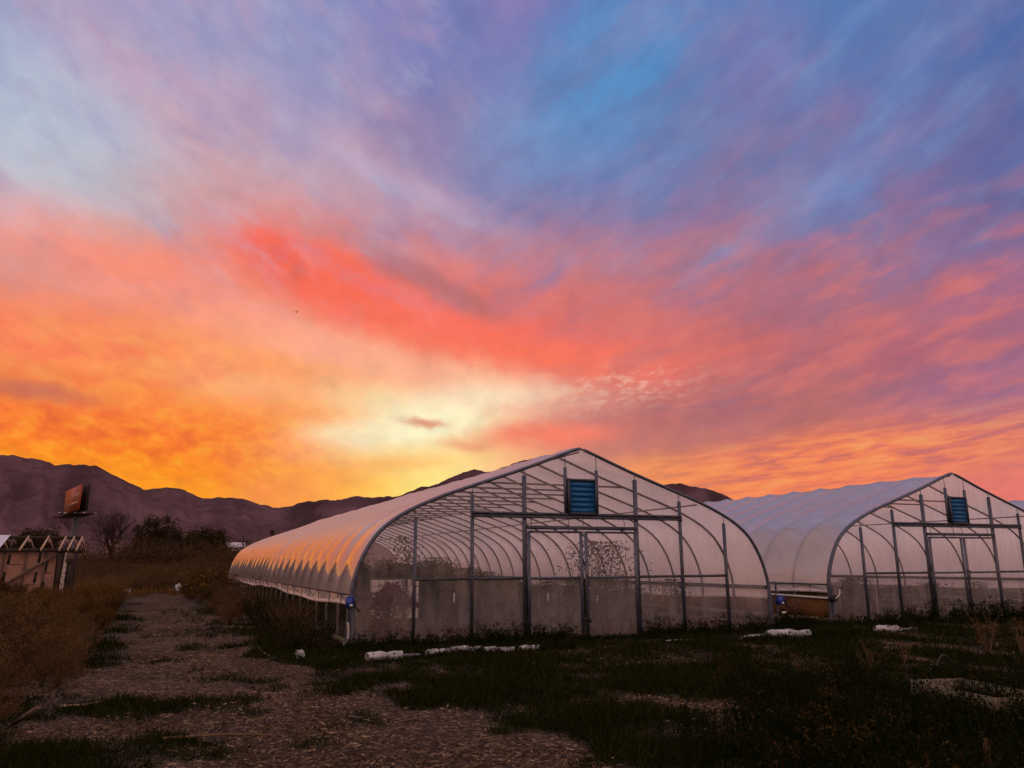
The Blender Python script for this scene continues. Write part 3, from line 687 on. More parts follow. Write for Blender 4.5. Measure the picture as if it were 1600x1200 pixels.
def greenhouse(loc, label, sign=-1., nb=NB):
    t = thing('greenhouse', label, 'greenhouse', loc)
    def rf(b_): b_.grid(roof_mesh(nb, sign))
    part(('roof', nb, sign), rf, 'roof_film', M['roof_film'], t, True)
    part('gable', gable_film, 'gable_film', M['gable_film'], t, True)
    def farg(b_):
        b_.grid(np.array([[(x_, nb*BAY + .03, z0) for z0 in np.linspace(0, top_z(x_), 8)] for x_ in np.linspace(-4.82, 4.82, 60)]))
    part(('farg', nb), farg, 'rear_film', M['gable_film'], t, True)
    part('earch', end_arch, 'end_arch', M['galv'], t, True)
    for k in range(1, nb + 1):
        o = part('hoop', hoop, 'hoop', M['galv_hoop'], t, True); o.location = (0, k*BAY - (.03 if k == nb else 0), 0)
    for k in range(1, nb):
        def tie(b_):
            b_.beam((-1.86, .035, 3.235), (1.86, .035, 3.235), .03, .04)
        o = part('tie', tie, 'collar_tie', M['galv_hoop'], t); o.location = (0, k*BAY, 0)
    for s_ in (-3.0, 0, 3.0):
        def pur(b_, s_=s_): b_.tube([(s_, .05, top_z(s_) - .055), (s_, nb*BAY - .05, top_z(s_) - .055)], .019, 6)
        part(('pur', s_, nb), pur, 'purlin', M['galv_hoop'], t, True)
    # side walls: hip board, lacing, rolled curtain, base board
    for s_ in (-1, 1):
        def hipb(b_, s_=s_):
            b_.beam((s_*4.80, .02, HIP - .03), (s_*4.80, nb*BAY, HIP - .03), .03, .09)
            b_.tube([(s_*4.866, .0, HIP - .01), (s_*4.866, nb*BAY, HIP - .01)], .014, 6)
        part(('hip', s_, nb), hipb, 'hip_board', M['galv_dark'], t)
        def cur(b_, s_=s_):
            yy = np.linspace(.05, nb*BAY - .05, nb*6)
            sag = .04*np.sin(yy*.42 + 2.6) + .016*np.sin(yy*1.3)
            zb = (.77 if s_ < 0 else .69) + sag
            G = [[(s_*(4.856 + .02*math.sin(q*3 + j)), q, (HIP - .035)*(1 - w) + zz*w) for j, w in enumerate((0, .35, .7, 1))] for q, zz in zip(yy, zb)]
            b_.grid(np.array(G))
            b_.tube([(s_*4.868, q, zz - .02) for q, zz in zip(yy, zb)], .031, 8)
        part(('cur', s_, nb), cur, 'side_curtain', M['curtain_film'], t, True)
        def lace(b_, s_=s_):
            p = []
            for k in range(nb*2):
                p.append((s_*4.905, .1 + k*BAY/2, (HIP - .02) if k % 2 else .80))
            b_.tube(p, .006, 4)
            for k in range(nb): b_.tube([(s_*4.90, k*BAY + .6, HIP), (s_*4.90, k*BAY + .6, .74)], .009, 4)
        part(('lace', s_, nb), lace, 'lacing_rope', M['rope'], t)
        def base(b_, s_=s_):
            b_.beam((s_*4.86, -.05, .06), (s_*4.86, nb*BAY, .06), .03, .14)
        part(('base', s_, nb), base, 'base_board', M['board_pale'], t)
        def cp(b_, s_=s_):
            b_.tube([(s_*4.80, -.05, -.05), (s_*4.81, -.05, .92)], .042, 8)
            b_.tube([(s_*4.90, -.02, -.05), (s_*4.89, -.02, .74)], .026, 8)
        part(('cp', s_), cp, 'corner_post', M['galv'], t, True)
    # end wall
    for x_, w, zt in ((-3.64, .05, 2.36), (-2.47, .055, 2.83), (-1.33, .075, 3.27), (1.33, .075, 3.27), (2.47, .055, 2.83), (3.66, .05, 2.36)):
        part(('stud', x_), stud(x_, w, zt), 'end_stud', M['galv'], t)
    for x_ in (-.375, .375):
        def vp(b_, x_=x_):
            b_.box((x_, -.03, 2.98), (.05, .06, 1.0 if x_ < 0 else .92)); b_.tube([(x_, -.03, 3.4), (x_, -.03, top_z(x_))], .009, 5)
        part(('vp', x_), vp, 'vent_post', M['galv'], t)
    def beam_(b_):
        for dz, h in ((.028, .035), (-.038, .048)): b_.box((0, -.075, 2.455 + dz), (5.0, .03, h))
        b_.box((0, -.055, 2.455), (5.0, .012, .12))
        for x_ in (-2.1, -1.0, -.2, .5, 1.2, 1.9): b_.box((x_, -.095, 2.462), (.09, .012, .022))
    part('beam', beam_, 'header_beam', M['galv_dark'], t)
    def girt(xa, xb, z):
        def f(b_): b_.box(((xa + xb)/2, -.045, z), (xb - xa, .03, .055))
        return f
    for xa, xb in ((-3.615, -2.5), (-2.44, -1.37), (1.37, 2.44), (2.5, 3.635)):
        part(('girt', xa), girt(xa, xb, 1.195), 'girt', M['galv_dark'], t)
    def dh(b_):
        b_.box((0, -.085, 2.205), (2.60, .05, .075))
        b_.box((0, -.115, 2.19), (2.56, .008, .02))
        for x_ in (-1.22, -.36, -.02, .98): b_.tube([(x_, -.07, 2.40), (x_, -.12, 2.34), (x_, -.115, 2.08)], .008, 5)
    part('dh', dh, 'door_track', M['galv_dark'], t)
    # two door leaves
    for s_ in (-1, 1):
        xa, xb = (-1.285, -.035) if s_ < 0 else (.035, 1.285)
        def leaf(b_):
            for x_, w in ((xa + .025, .06), (xb - .025, .06)):
                b_.box((x_, -.085, 1.06), (w, .035, 2.16))
            for z_, h in ((2.12, .045), (1.19, .05), (.0, .04)): b_.box(((xa + xb)/2, -.088, z_), (xb - xa - .11, .028, h))
        d = part(('leaf', s_), leaf, 'door', M['galv'], t)
        def pane(b_):
            b_.grid(np.array([[(x_, -.066 + .004*math.sin(9*x_ + 3*z_), z_) for z_ in np.linspace(.02, 2.10, 20)] for x_ in np.linspace(xa + .02, xb - .02, 12)]))
        part(('pane', s_), pane, 'door_film', M['gable_film'], d, True)
        def hd(b_):
            b_.tube([(s_*.055, -.11, 1.25), (s_*.055, -.15, 1.23), (s_*.055, -.15, 1.05), (s_*.055, -.11, 1.03)], .012, 6)
        part(('hd', s_), hd, 'handle', M['black'], d)
        if s_ > 0:
            def lt(b_): b_.box((.0, -.115, .36), (.14, .02, .05)); b_.box((.09, -.125, .34), (.05, .03, .09))
            part('latch', lt, 'latch', M['black'], d)
    def fr(b_):
        for x_ in (-.325, .325): b_.box((x_, -.075, 2.855), (.045, .07, .74))
        for z_ in (2.505, 3.215): b_.box((0, -.075, z_), (.605, .07, .045))
        b_.box((0, -.04, 2.855), (.64, .004, .70), m=0)
    v = part('vfr', fr, 'louver_vent', M['galv_dark'], t)
    def sl(b_):
        for k in range(6):
            z_ = 2.582 + k*.1085
            b_.box((0, -.085, z_), (.60, .006, .112), Matrix.Rotation(R(-6), 4, 'X'))
    part('vsl', sl, 'louver_slats', M['vent_blue'], v)
    return t
GH1 = (8.02, 15.19, 0)
GH2 = (20.13, 15.82, 0)
GH3 = (32.3, 16.4, .05)
g1 = greenhouse(GH1, 'nearest plastic greenhouse, its ridge highest in the photo, with a blue louver above double doors', 1.)
g2 = greenhouse(GH2, 'second plastic greenhouse, beside the nearest one, with brown board under its left curtain')
g3 = greenhouse(GH3, 'greenhouse at the right edge, only a corner of its pale roof showing', nb=14)
# motor at the near left corner of the first house
def motor(parent, x_, y_, z_, s_):
    def bd(b_):
        b_.box((x_, y_, z_), (.15, .13, .17)); b_.box((x_, y_, z_ + .095), (.11, .10, .03))
        b_.tube([(x_, y_ + .05, z_ - .02), (x_, y_ + .2, z_ - .02)], .03, 8)
    b1 = MB(); bd(b1); m_ = b1.build('roll_up_motor', M['motor_blue'], parent)
    b2 = MB(); b2.box((x_ + .01, y_ - .068, z_ - .05), (.06, .006, .04)); b2.build('sticker', M['white_paint'], m_)
    b3 = MB(); b3.tube([(x_ + .03, y_ - .06, z_ + .08), (x_ + .07, y_ - .09, z_ + .02), (x_ + .09, y_ - .08, z_ - .10), (x_ + .14, y_ - .07, z_ - .13)], .014, 6)
    b3.tube([(x_ + .13, y_ - .07, z_ - .13), (x_ + .17, y_ - .07, z_ - .15)], .02, 6); b3.build('cable', M['black'], m_)
motor(g1, -4.87, -.10, .80, -1)
b = MB(); b.tube([(5.02, -.06, -.05), (4.99, -.06, 1.05)], .02, 6); b.tube([(5.05, -.02, -.05), (5.06, -.02, .75)], .016, 6); b.build('guide_pole', M['galv'], g1)
motor(g1, 5.06, -.12, .62, 1)
b = MB(); b.box((5.12, -.13, .36), (.10, .05, .035)); b.build('bracket', M['white_paint'], g1)
# torn skirt of film at the near left corner
b = MB(); b.grid(np.array([[(-4.93 + .03*math.sin(6*z) - .05*(z < .1) + dx, -.10 + .02*math.cos(9*z) - dx*.4, z) for dx in (0, .015, .03)] for z in np.linspace(-.02, .45, 14)])); b.build('loose_film', M['curtain_film'], g1, True)
# second house: crank on its near left corner, brown board in the side wall
cr = MB(); 
cr.tube([(-4.86, -.20, .60), (-4.86, -.06, .60)], .085, 16)
c1 = cr.build('hand_crank', M['black'], g2)
h = MB(); h.tube([(-4.86, -.2, .60), (-4.74, -.23, .70), (-4.72, -.23, .84)], .012, 6); h.build('crank_arm', M['white_paint'], c1)
h = MB(); h.tube([(-4.73, -.23, .845), (-4.58, -.23, .85)], .016, 6); h.build('grip', M['black'], c1)
h = MB(); h.tube([(-4.87, -.06, .60), (-4.87, 6, .69)], .024, 6); h.build('roll_bar', M['white_paint'], g2)
h = MB()
for k in range(4): h.box((-4.83, 1.25 + k*2.44, .33), (.018, 2.41, .66))
h.build('side_board', M['plywood'], g2)

# ------------------------------------------------------------------ plants
def rand_dirs(n, up=.3):
    v = RNG.normal(size=(n, 3)); v /= np.linalg.norm(v, axis=1)[:, None]; v[:, 2] = np.abs(v[:, 2])*.6 + up
    return v
def shrub_mesh(name, h, rad, nst, nleaf, ms, leafL=.04, fan=.6, wisp=.5, m2=None):
    """wiry stems fanning out of one base with fine leaf or seed flecks along them"""
    b_ = MB()
    th = RNG.random(nst)*2*math.pi; out = RNG.random(nst)**.6*fan
    Ls = h*(.55 + .5*RNG.random(nst))
    C = []; Dl = []
    per = max(1, nleaf//nst)
    for i in range(nst):
        d = np.array([math.cos(th[i])*out[i], math.sin(th[i])*out[i], 1]); d /= np.linalg.norm(d)
        p0 = np.array([math.cos(th[i])*rad*.35*out[i], math.sin(th[i])*rad*.35*out[i], -.03])
        k = 4; bend = np.array([math.cos(th[i]), math.sin(th[i]), -.15])*Ls[i]*.18*RNG.random()
        P = [p0 + d*Ls[i]*t + bend*t*t + RNG.normal(0, .012, 3)*h for t in np.linspace(0, 1, k + 1)]
        r0 = .0035 + .003*h
        b_.tube(P, np.linspace(r0, r0*.35, k + 1), 3, 0, False)
        P = np.array(P)
        tt = RNG.random(per)**.7*.85 + .15
        ii = np.minimum((tt*k).astype(int), k - 1); ff = tt*k - ii
        q = P[ii]*(1 - ff)[:, None] + P[ii + 1]*ff[:, None] + RNG.normal(0, 1, (per, 3))*h*.055
        C.append(q); dd_ = RNG.normal(size=(per, 3)); dd_[:, 2] += .4; Dl.append(dd_)
    C = np.vstack(C); Dl = np.vstack(Dl); C[:, 2] = np.maximum(C[:, 2], .02)
    b_.leaves(C, Dl, leafL*(.5 + RNG.random(len(C))), leafL*(.18 + .22*RNG.random(len(C)))*(1 + wisp*0), 1)
    return b_.mesh(name, ms)
def place(me, name, p, rz, sc, label, cat, group=None):
    o = link(name, me); o.location = p; o.rotation_euler = (0, 0, rz)
    o.scale = (sc, sc, sc) if np.isscalar(sc) else sc
    return tag(o, label, cat, group)

def kochia_mesh(name, h, r, ms, npl=60, per=150, leafL=.03):
    # round bushy weed: many short feathery plumes over a rounded body
    b_ = MB()
    for k in range(npl):
        v = RNG.normal(size=3); v[2] = abs(v[2]) + .15; v /= np.linalg.norm(v)
        q = np.array([v[0]*r, v[1]*r, v[2]*h*.78])*(.55 + .45*RNG.random())
        tip = q + np.array([v[0]*.18, v[1]*.18, .16 + .12*RNG.random()])*h*.8
        mid_ = q*.55 + np.array([0, 0, h*.12])
        b_.tube([(0, 0, -.02), mid_, q, tip], [.006, .004, .003, .001], 3, 0, False)
        t_ = RNG.random(per)[:, None]**.8
        c_ = (mid_*(1 - t_) + tip*t_) + RNG.normal(0, .05*h, (per, 3))*(1.25 - t_*.8)
        c_[:, 2] = np.maximum(c_[:, 2], .01)
        d_ = (tip - mid_)[None] + RNG.normal(0, .25*h, (per, 3))
        b_.leaves(c_, d_, leafL*(.5 + RNG.random(per)), leafL*.30, 1)
    return b_.mesh(name, ms)
# dry brush left of the path (near), rust coloured
DRY = [kochia_mesh('dry_shrub', .95, .55, [M['twig'], L['dry']]) for _ in range(3)]
GOLD = [shrub_mesh('golden_tuft', .8, .5, 420, 1600, [L['golden'], L['golden']], .05, .55) for _ in range(2)]
OLV = [kochia_mesh('olive_shrub', 1.0, .6, [M['twig'], L['olive']], 50, 130, .045) for _ in range(2)]
WBR0 = [shrub_mesh('weed', .8, .45, 100, 2600, [M['twig'], L['weedbrown']], .045, .8) for _ in range(2)]
spots = [(-2.25, 12.3, 1.0), (-1.55, 12.9, .85), (-2.9, 14.0, 1.15), (-1.9, 15.2, 1.05), (-3.2, 16.6, 1.2), (-1.35, 14.4, .7), (-2.4, 17.8, 1.1), (-1.7, 10.6, .62), (-2.2, 10.0, .7), (-1.45, 17.4, .75), (-3.6, 19.5, 1.2), (-2.1, 20.4, .95), (-1.15, 12.0, .5),(-1.5,9.2,.5)]
for i, (x_, y_, s_) in enumerate(spots):
    place(DRY[i % 3], 'dry_shrub', (x_, y_, float(gz(x_, y_))), random.random()*6, (s_*1.25, s_*1.25, s_*1.15), 'rust brown dry brush in the clump along the left edge of the path', 'shrub', 'dry brush left of the path')
for i, (x_, y_, s_) in enumerate([(-2.7, 11.6, .8), (-3.1, 13.2, 1.1), (-1.75, 13.6, .75), (-2.9, 15.4, 1.2), (-3.7, 17.4, 1.4), (-2.5, 19.2, 1.1), (-1.9, 11.2, .5)]):
    place((OLV + WBR0)[i % 4], 'olive_shrub', (x_, y_, float(gz(x_, y_))), random.random()*6, s_, 'dark olive bush among the rust brown brush left of the path', 'shrub', 'olive bushes left of the path')
for i, (x_, y_, s_) in enumerate([(-1.9, 24, 1.1), (-1.45, 27, 1.0), (-2.7, 27, 1.2), (-1.8, 31, 1.25), (-2.6, 34, 1.2), (-1.7, 36, 1.0), (-3.4, 30, 1.2), (-1.3, 22.2, .7), (-3.2, 24.5, 1.1), (-2.2, 39, 1.1)]):
    place(GOLD[i % 2], 'golden_grass_tuft', (x_, y_, 0), random.random()*6, s_, 'golden dry grass tuft left of the path, by the shed', 'grass tuft', 'golden grass tufts by the shed')
# weeds along the left wall of the nearest greenhouse
WEED = [shrub_mesh('weed', .6, .4, 60, 2600, [M['twig'], L['weed']], .045, .9) for _ in range(3)]
WBR = [shrub_mesh('weed', .7, .4, 90, 2200, [M['twig'], L['weedbrown']], .04, .8) for _ in range(2)]
for i, (x_, y_, s_) in enumerate([(2.55, 15.5, .9), (2.9, 16.6, .8), (2.3, 16.7, .9), (2.6, 18.2, 1.1), (2.85, 19.8, 1.2), (2.3, 20.3, .9), (2.7, 22, 1.3), (2.4, 24, 1.2), (2.8, 26, 1.3), (2.3, 28.5, 1.2), (2.05, 15.4, .55), (2.75, 14.9, .5)]):
    place((WEED + WBR)[i % 5], 'wall_weed', (x_, y_, float(gz(x_, y_))), random.random()*6, s_, 'dark weed growing along the open left side of the nearest greenhouse', 'weed', 'weeds along the left greenhouse wall')
for i, (x_, y_, s_) in enumerate([(1.75, 24, .85), (1.55, 26.5, .9), (1.9, 29, 1.0), (1.6, 22.6, .7), (2.2,31.5,1.0)]):
    place(DRY[i % 3], 'dry_shrub', (x_, y_, 0), random.random()*6, s_*.9, 'tawny dry shrub right of the path, before the greenhouse wall weeds', 'shrub', 'tawny shrubs right of the path')
# flowering weeds at the far left corner of the greenhouse
for i, (x_, y_, s_) in enumerate([(2.3, 34, 1.2), (1.7, 37, 1.5), (2.2, 40, 1.6), (1.5, 42, 1.4), (2.5, 43.5, 1.7), (2.4, 46, 2.0), (1.3, 34.5, .9), (1.2, 39.5, 1.1)]):
    t = thing('flowering_weed', 'tall weed with small yellow flowers by the far end of the left greenhouse wall', 'plant', (x_, y_, 0), random.random()*6, 'flowering weeds by the far greenhouse corner')
    o = link('foliage', (WBR + OLV)[i % 4], t); o.scale = (s_, s_, s_)
    b = MB(); nf = 9
    C = np.stack([RNG.normal(0, .3*s_, nf), RNG.normal(0, .3*s_, nf), (.35 + .45*RNG.random(nf))*s_], 1)
    for q in C: b.leaves(np.repeat(q[None], 6, 0) + RNG.normal(0, .015, (6, 3)), RNG.normal(size=(6, 3)), .05, .03)
    b.build('flowers', L['flower'], t)

# leafy weeds as ground cover
def weed_cover(b_, x, y, h, nl, leaf, mix=0.):
    for xi, yi, hi in zip(x, y, h):
        n = int(nl*(.6 + .8*RNG.random())); z0 = float(gz(xi, yi))
        t_ = RNG.random(n)
        lean = RNG.normal(0, .25, 2)
        C = np.stack([xi + lean[0]*t_*hi + RNG.normal(0, .10*hi + .03, n), yi + lean[1]*t_*hi + RNG.normal(0, .10*hi + .03, n), z0 + t_*hi], 1)
        Dd = RNG.normal(size=(n, 3)); Dd[:, 2] += .5
        b_.leaves(C, Dd, leaf*(.6 + .8*RNG.random(n)), leaf*.42, 1 if random.random() < mix else 0)
        b_.tube([(xi, yi, z0 - .02), (xi + lean[0]*hi*.5, yi + lean[1]*hi*.5, z0 + hi*.55), (xi + lean[0]*hi, yi + lean[1]*hi, z0 + hi)], [.005, .004, .002], 3, 0, False)
b = MB()
n = 560; x = RNG.uniform(3.0, 13.6, n); y = 15.05 - np.abs(RNG.normal(0, .42, n))
h = (.07 + .24*RNG.random(n)**1.8)*(.75 + .9*fbm(x*.9, y*0, 3, 61)); doorway = (x > 7.6) & (x < 9.2)
h = np.where(doorway, h*.30, h)
weed_cover(b, x, y, h, 24, .055)
n = 170; x = RNG.uniform(2.9, 7.0, n); y = 13.02 + .08*(x - 2.9) + RNG.normal(0, .07, n)
weed_cover(b, x, y, .05 + .10*RNG.random(n), 20, .04)
n = 120; x = RNG.uniform(10.4, 12.9, n); y = 12.98 + RNG.normal(0, .12, n)
weed_cover(b, x, y, .05 + .11*RNG.random(n), 20, .045)
n = 420; x = RNG.uniform(13.2, 26, n); y = 15.5 - np.abs(RNG.normal(0, .75, n)); y = np.where(x < 15, y + .8, y)
h = (.12 + .38*RNG.random(n)**1.5)*np.interp(x, [13, 15.5, 17, 19, 26], [.9, .6, .85, 1.25, 1.3])
weed_cover(b, x, y, h, 26, .07)
tag(b.build('gable_weeds', L['weed']), 'leafy dark weeds crowding the foot of the greenhouse end walls', 'weeds', kind='stuff')
b = MB(); xs_, ys_ = [], []
while len(xs_) < 900:
    px, py = random.uniform(1030, 1760), random.uniform(1035, 1330)
    edge = 1100 + 110*(noise2(py/40., 3.3, 5) - .5)*2 - (py - 1100)*.25
    if px < edge: continue
    if py < 1062 + 22*(noise2(px/45., 1.1, 6) - .5)*2: continue
    p = at(px, py); xs_.append(p.x); ys_.append(p.y)
x = np.array(xs_); y = np.array(ys_); dd = np.hypot(x, y)
h = (.10 + .26*RNG.random(len(x))**1.3)*np.interp(dd, [4, 6, 10], [.8, 1, 1.15])
weed_cover(b, x, y, h, 42, .042, .22)
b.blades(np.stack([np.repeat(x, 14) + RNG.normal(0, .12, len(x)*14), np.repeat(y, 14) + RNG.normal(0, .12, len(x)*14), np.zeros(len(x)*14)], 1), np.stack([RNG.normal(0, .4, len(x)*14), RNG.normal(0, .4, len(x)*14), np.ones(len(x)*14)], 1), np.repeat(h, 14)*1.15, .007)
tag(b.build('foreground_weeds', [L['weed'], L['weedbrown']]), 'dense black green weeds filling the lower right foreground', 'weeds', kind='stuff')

# tall dry weed at the right and smaller stalks
def stalk_mesh(h, n, spread):
    b_ = MB()
    for i in range(n):
        a = random.random()*6.28; o_ = random.random()*spread
        p = np.array([0, 0, -.02]); d = np.array([math.cos(a)*o_, math.sin(a)*o_, 1.]); d /= np.linalg.norm(d)
        Ls = h*random.uniform(.6, 1); P = [p + d*Ls*t + np.array([math.cos(a), math.sin(a), 0])*.12*h*t*t for t in np.linspace(0, 1, 5)]
        b_.tube(P, np.linspace(.006, .002, 5), 4, 0, False)
        for k in range(7):
            t = .3 + .7*random.random(); q = p + d*Ls*t; dv = d + RNG.normal(0, .5, 3); l_ = h*.22*random.random()
            b_.tube([q, q + dv*l_*.6, q + dv*l_], [.003, .002, .001], 3, 0, False)
            m_ = 9; b_.leaves(q + dv*l_ + RNG.normal(0, .02, (m_, 3)), RNG.normal(size=(m_, 3)), .022, .012, 1)
    return b_.mesh('dry_weed', [M['twig'], L['dry']])
ST = [stalk_mesh(.75, 7, .75), stalk_mesh(.6, 5, .5)]
for px, py, k, s_, lb in ((1547, 1022, 0, 1.0, 'tallest dry branching weed, before the second greenhouse doors'), (1597, 1025, 1, 1.1, 'dry weed stalk at the right edge of the yard'), (1362, 1050, 0, .55, 'low dry brown weed just left of the pale planting frame'), (1250, 1052, 1, .5, 'small dry brown weed at the edge of the foreground weeds'), (1412, 1040, 1, .55, 'dry brown weed behind the pale planting frame')):
    place(ST[k], 'dry_weed', at(px, py), random.random()*6, s_, lb, 'weed')
p = at(1547, 1215); b = MB()
for k in range(14):
    P = [Vector((random.gauss(0, .006), random.gauss(0, .006), 0)) + Vector((.012*k % .05 - .02, 0, 1))*t*.26 + Vector((random.gauss(0, .01), random.gauss(0, .01), 0)) for t in (0, .4, .8, 1)]
    b.tube(P, [.0025, .0025, .002, .001], 4)
o = b.build('straw_stalk', M['twig']); o.location = p; tag(o, 'bundle of pale straw stalks upright in the near right weeds', 'straw')

# ---- crops inside the greenhouses
def crop_mesh(h, r, nl, leaf, mats, tall=False):
    nl = int(nl*2.2); leaf = leaf*.85
    b_ = MB(); 
    for k in range(3 if tall else 6):
        a = random.random()*6.28; q = np.array([math.cos(a)*r*.5, math.sin(a)*r*.5, 0])
        b_.tube([q*.2, q*.6 + [0, 0, h*.5], q + [0, 0, h*.95]], [.014, .01, .005], 4, 0, False)
    t_ = RNG.random(nl)**.8
    wid = r*(.45 + .75*np.sin(np.clip(t_, 0, 1)*2.6))
    C = np.stack([RNG.normal(0, .5, nl)*wid, RNG.normal(0, .5, nl)*wid, .05 + t_*h], 1)
    Dd = RNG.normal(size=(nl, 3)); Dd[:, 2] -= .1
    b_.leaves(C, Dd, leaf*(.6 + .8*RNG.random(nl)), leaf*.5, 1)
    return b_.mesh('crop_plant', mats)
CR = [crop_mesh(.95, .55, 520, .10, [M['bark'], L['crop']]), crop_mesh(1.15, .5, 480, .09, [M['bark'], L['crop']]), crop_mesh(.75, .6, 420, .09, [M['bark'], L['crop']])]
TALL = [crop_mesh(1.75, .30, 200, .09, [M['bark'], L['crop']], True), crop_mesh(1.6, .34, 170, .09, [M['bark'], L['crop']], True)]
for r_, xo in enumerate((-3.9, -2.7, -1.3, .2, 1.5, 2.7, 3.9)):
    for k in range(11):
        y_ = 2.4 + k*2.6 + random.uniform(-.4, .4) + (r_ % 2)*1.2
        if xo in (-1.3,) and k == 0: continue
        place(CR[random.randrange(3)], 'crop_plant', (GH1[0] + xo + random.uniform(-.2, .2), GH1[1] + y_, 0), random.random()*6, random.uniform(.8, 1.15)*(1 + .03*k), 'bushy green crop plant in the rows inside the nearest greenhouse', 'crop plant', 'crop rows inside the nearest greenhouse')
for xo, y_, k, s_, lb in ((-3.15, 2.6, 0, 1.16, None), (-3.6, 5.2, 1, 1.1, None), (-3.0, 8.0, 0, 1.1, None), (-3.4, 10.5, 1, 1.15, None), (-2.9, 13.0, 0, 1.12, None), (-3.3, 16, 1, 1.1, None), (-2.0, 15, 0, 1.0, None), (-1.9, 18, 1, 1.0, None)):
    place(TALL[k], 'climbing_plant', (GH1[0] + xo, GH1[1] + y_, 0), random.random()*6, s_, 'tall thin climbing plant along the left side inside the nearest greenhouse', 'climbing plant', 'tall climbers inside the nearest greenhouse')
BUSH = crop_mesh(2.0, .85, 1300, .085, [M['bark'], L['crop']])
place(BUSH, 'tall_bush', (GH1[0] + 3.35, GH1[1] + 5.2, 0), .4, (1.25, 1, 1.02), 'tall loose leafy bush behind the right door leaf of the nearest greenhouse', 'bush')
place(BUSH, 'tall_bush', (GH1[0] - .2, GH1[1] + 9.5, 0), 2.4, (.8, .8, .82), 'mid height dark bush behind the post left of the doors', 'bush')
# amaranth by the left corner
t = thing('amaranth', 'drooping purple amaranth plumes behind the film near the left corner', 'plant', (4.02, 15.78, 0))
b = MB(); b2 = MB()
for k in range(16):
    a = random.random()*6.28; o_ = random.uniform(.05, .42); top = random.uniform(.75, 1.15)
    P = [np.array([math.cos(a)*o_*u_*1.0, math.sin(a)*o_*u_*.5, top*math.sin(u_*1.9)]) for u_ in np.linspace(0, 1, 6)]
    b.tube(P, np.linspace(.012, .006, 6), 4, 0, False)
    e = P[-1]; dr = np.array([math.cos(a), math.sin(a)*.35, -.5])
    for u_ in np.linspace(0, 1, 7):
        q = e + dr*.26*u_; n = 60
        b2.leaves(q + RNG.normal(0, .035*(1.2 - u_), (n, 3)), RNG.normal(size=(n, 3)), .06, .03)
n = 160; b2.leaves(np.stack([RNG.normal(0, .16, n), RNG.normal(0, .16, n), .2 + .75*RNG.random(n)], 1), RNG.normal(size=(n, 3)), .10, .05)
b.build('stems', M['bark'], t); b2.build('plumes', L['amaranth'], t)
# wire trellis panel and pale sheet behind it
t = thing('wire_panel', 'upright wire grid panel inside the nearest greenhouse, beside the amaranth', 'trellis', (4.75, 17.9, 0))
b = MB()
for k in range(8): b.tube([(-.55 + k*.16, 0, 0), (-.55 + k*.16, 0, 1.18)], .006, 4)
for k in range(7): b.tube([(-.56, .006, .1 + k*.18), (.58, .006, .1 + k*.18)], .006, 4)
b.build('wire_grid', M['galv_dark'], t)
b = MB(); b.grid(np.array([[(-.56 + .1*i, .05 + .01*math.sin(i), .30 + .14*j) for j in range(7)] for i in range(12)])); b.build('backing_sheet', M['curtain_film'], t, True)
# white-topped stakes
for x_, y_, h_ , lb in ((9.20, 19.4, .72, 'white topped stake behind the left door leaf'), (10.0, 18.2, .68, 'white topped stake behind the right door leaf'), (4.0, 16.2, .62, 'short white topped stake under the amaranth'), (6.35, 18.6, .80, 'white topped stake left of the doors')):
    t = thing('row_stake', lb, 'stake', (x_, y_, 0))
    b = MB(); b.tube([(0, 0, 0), (.01, 0, h_*.72)], .014, 6); b.build('shaft', M['wood_dark'], t)
    b = MB(); b.tube([(.01, 0, h_*.72), (.012, 0, h_)], .02, 6); b.build('cap', M['white_paint'], t)
for r_, xo in enumerate((-3.6, -1.6, 1.5, 3.4)):
    for k in range(6):
        place(CR[random.randrange(3)], 'crop_plant', (GH2[0] + xo + random.uniform(-.2, .2), GH2[1] + 2.2 + k*2.6, 0), random.random()*6, random.uniform(.7, .95), 'low green crop plant in the rows inside the second greenhouse', 'crop plant', 'crop rows inside the second greenhouse')
b = MB(); b.tube([(0, 0, 0), (0, 0, .8)], .014, 6)
o = b.build('row_stake', M['wood_new']); o.location = (GH2[0] - 2.0, GH2[1] + 1.2, 0); tag(o, 'thin wooden stake inside the second greenhouse, left of its doors', 'stake')

# ------------------------------------------------------------------ white plastic rolls on the ground
def roll(px0, py0, px1, py1, r, label, squash=1.):
    a = at(px0, py0); c = at(px1, py1); b_ = MB(); n_ = 14; th = np.arange(13)*2*math.pi/12
    r = r*.82
    d = (c - a); L_ = d.length; d.normalize(); s_ = Vector((d.y, -d.x, 0))
    G = []
    for i in range(n_):
        u_ = i/(n_ - 1); rr = r*(1 + .10*math.sin(u_*17 + px0) + .06*math.sin(u_*41))
        row = []
        for q in th:
            k = 1 + .08*math.sin(3*q + u_*9 + px0)
            p = a + d*L_*u_ + s_*math.cos(q)*rr*k + Vector((0, 0, r*squash + math.sin(q)*rr*k*squash + .01*math.sin(u_*6)))
            row.append(tuple(p))
        G.append(row)
    G = np.array(G); b_.grid(G)
    inner = a + Vector((0, 0, r*squash))
    for e, cc in ((G[0], a + d*.03), (G[-1], c - d*.03)):
        ctr = np.array(cc) + [0, 0, r*squash]
        ring = np.array([ctr + (p - ctr)*.72 for p in e])
        b_.grid(np.array([e, ring])); b_.grid(np.array([ring, np.repeat((ctr + np.array(d)*(.05 if cc is not c else -.05))[None], 13, 0)]))
    tag(b_.build('plastic_roll', M['roll'], None, True), label, 'plastic roll')
roll(573, 1035, 627, 1030, .085, 'thick white roll nearest the left corner of the greenhouse, leftmost of the row')
roll(630, 1029, 665, 1025, .045, 'thin flattened white roll just right of the leftmost thick one', .8)
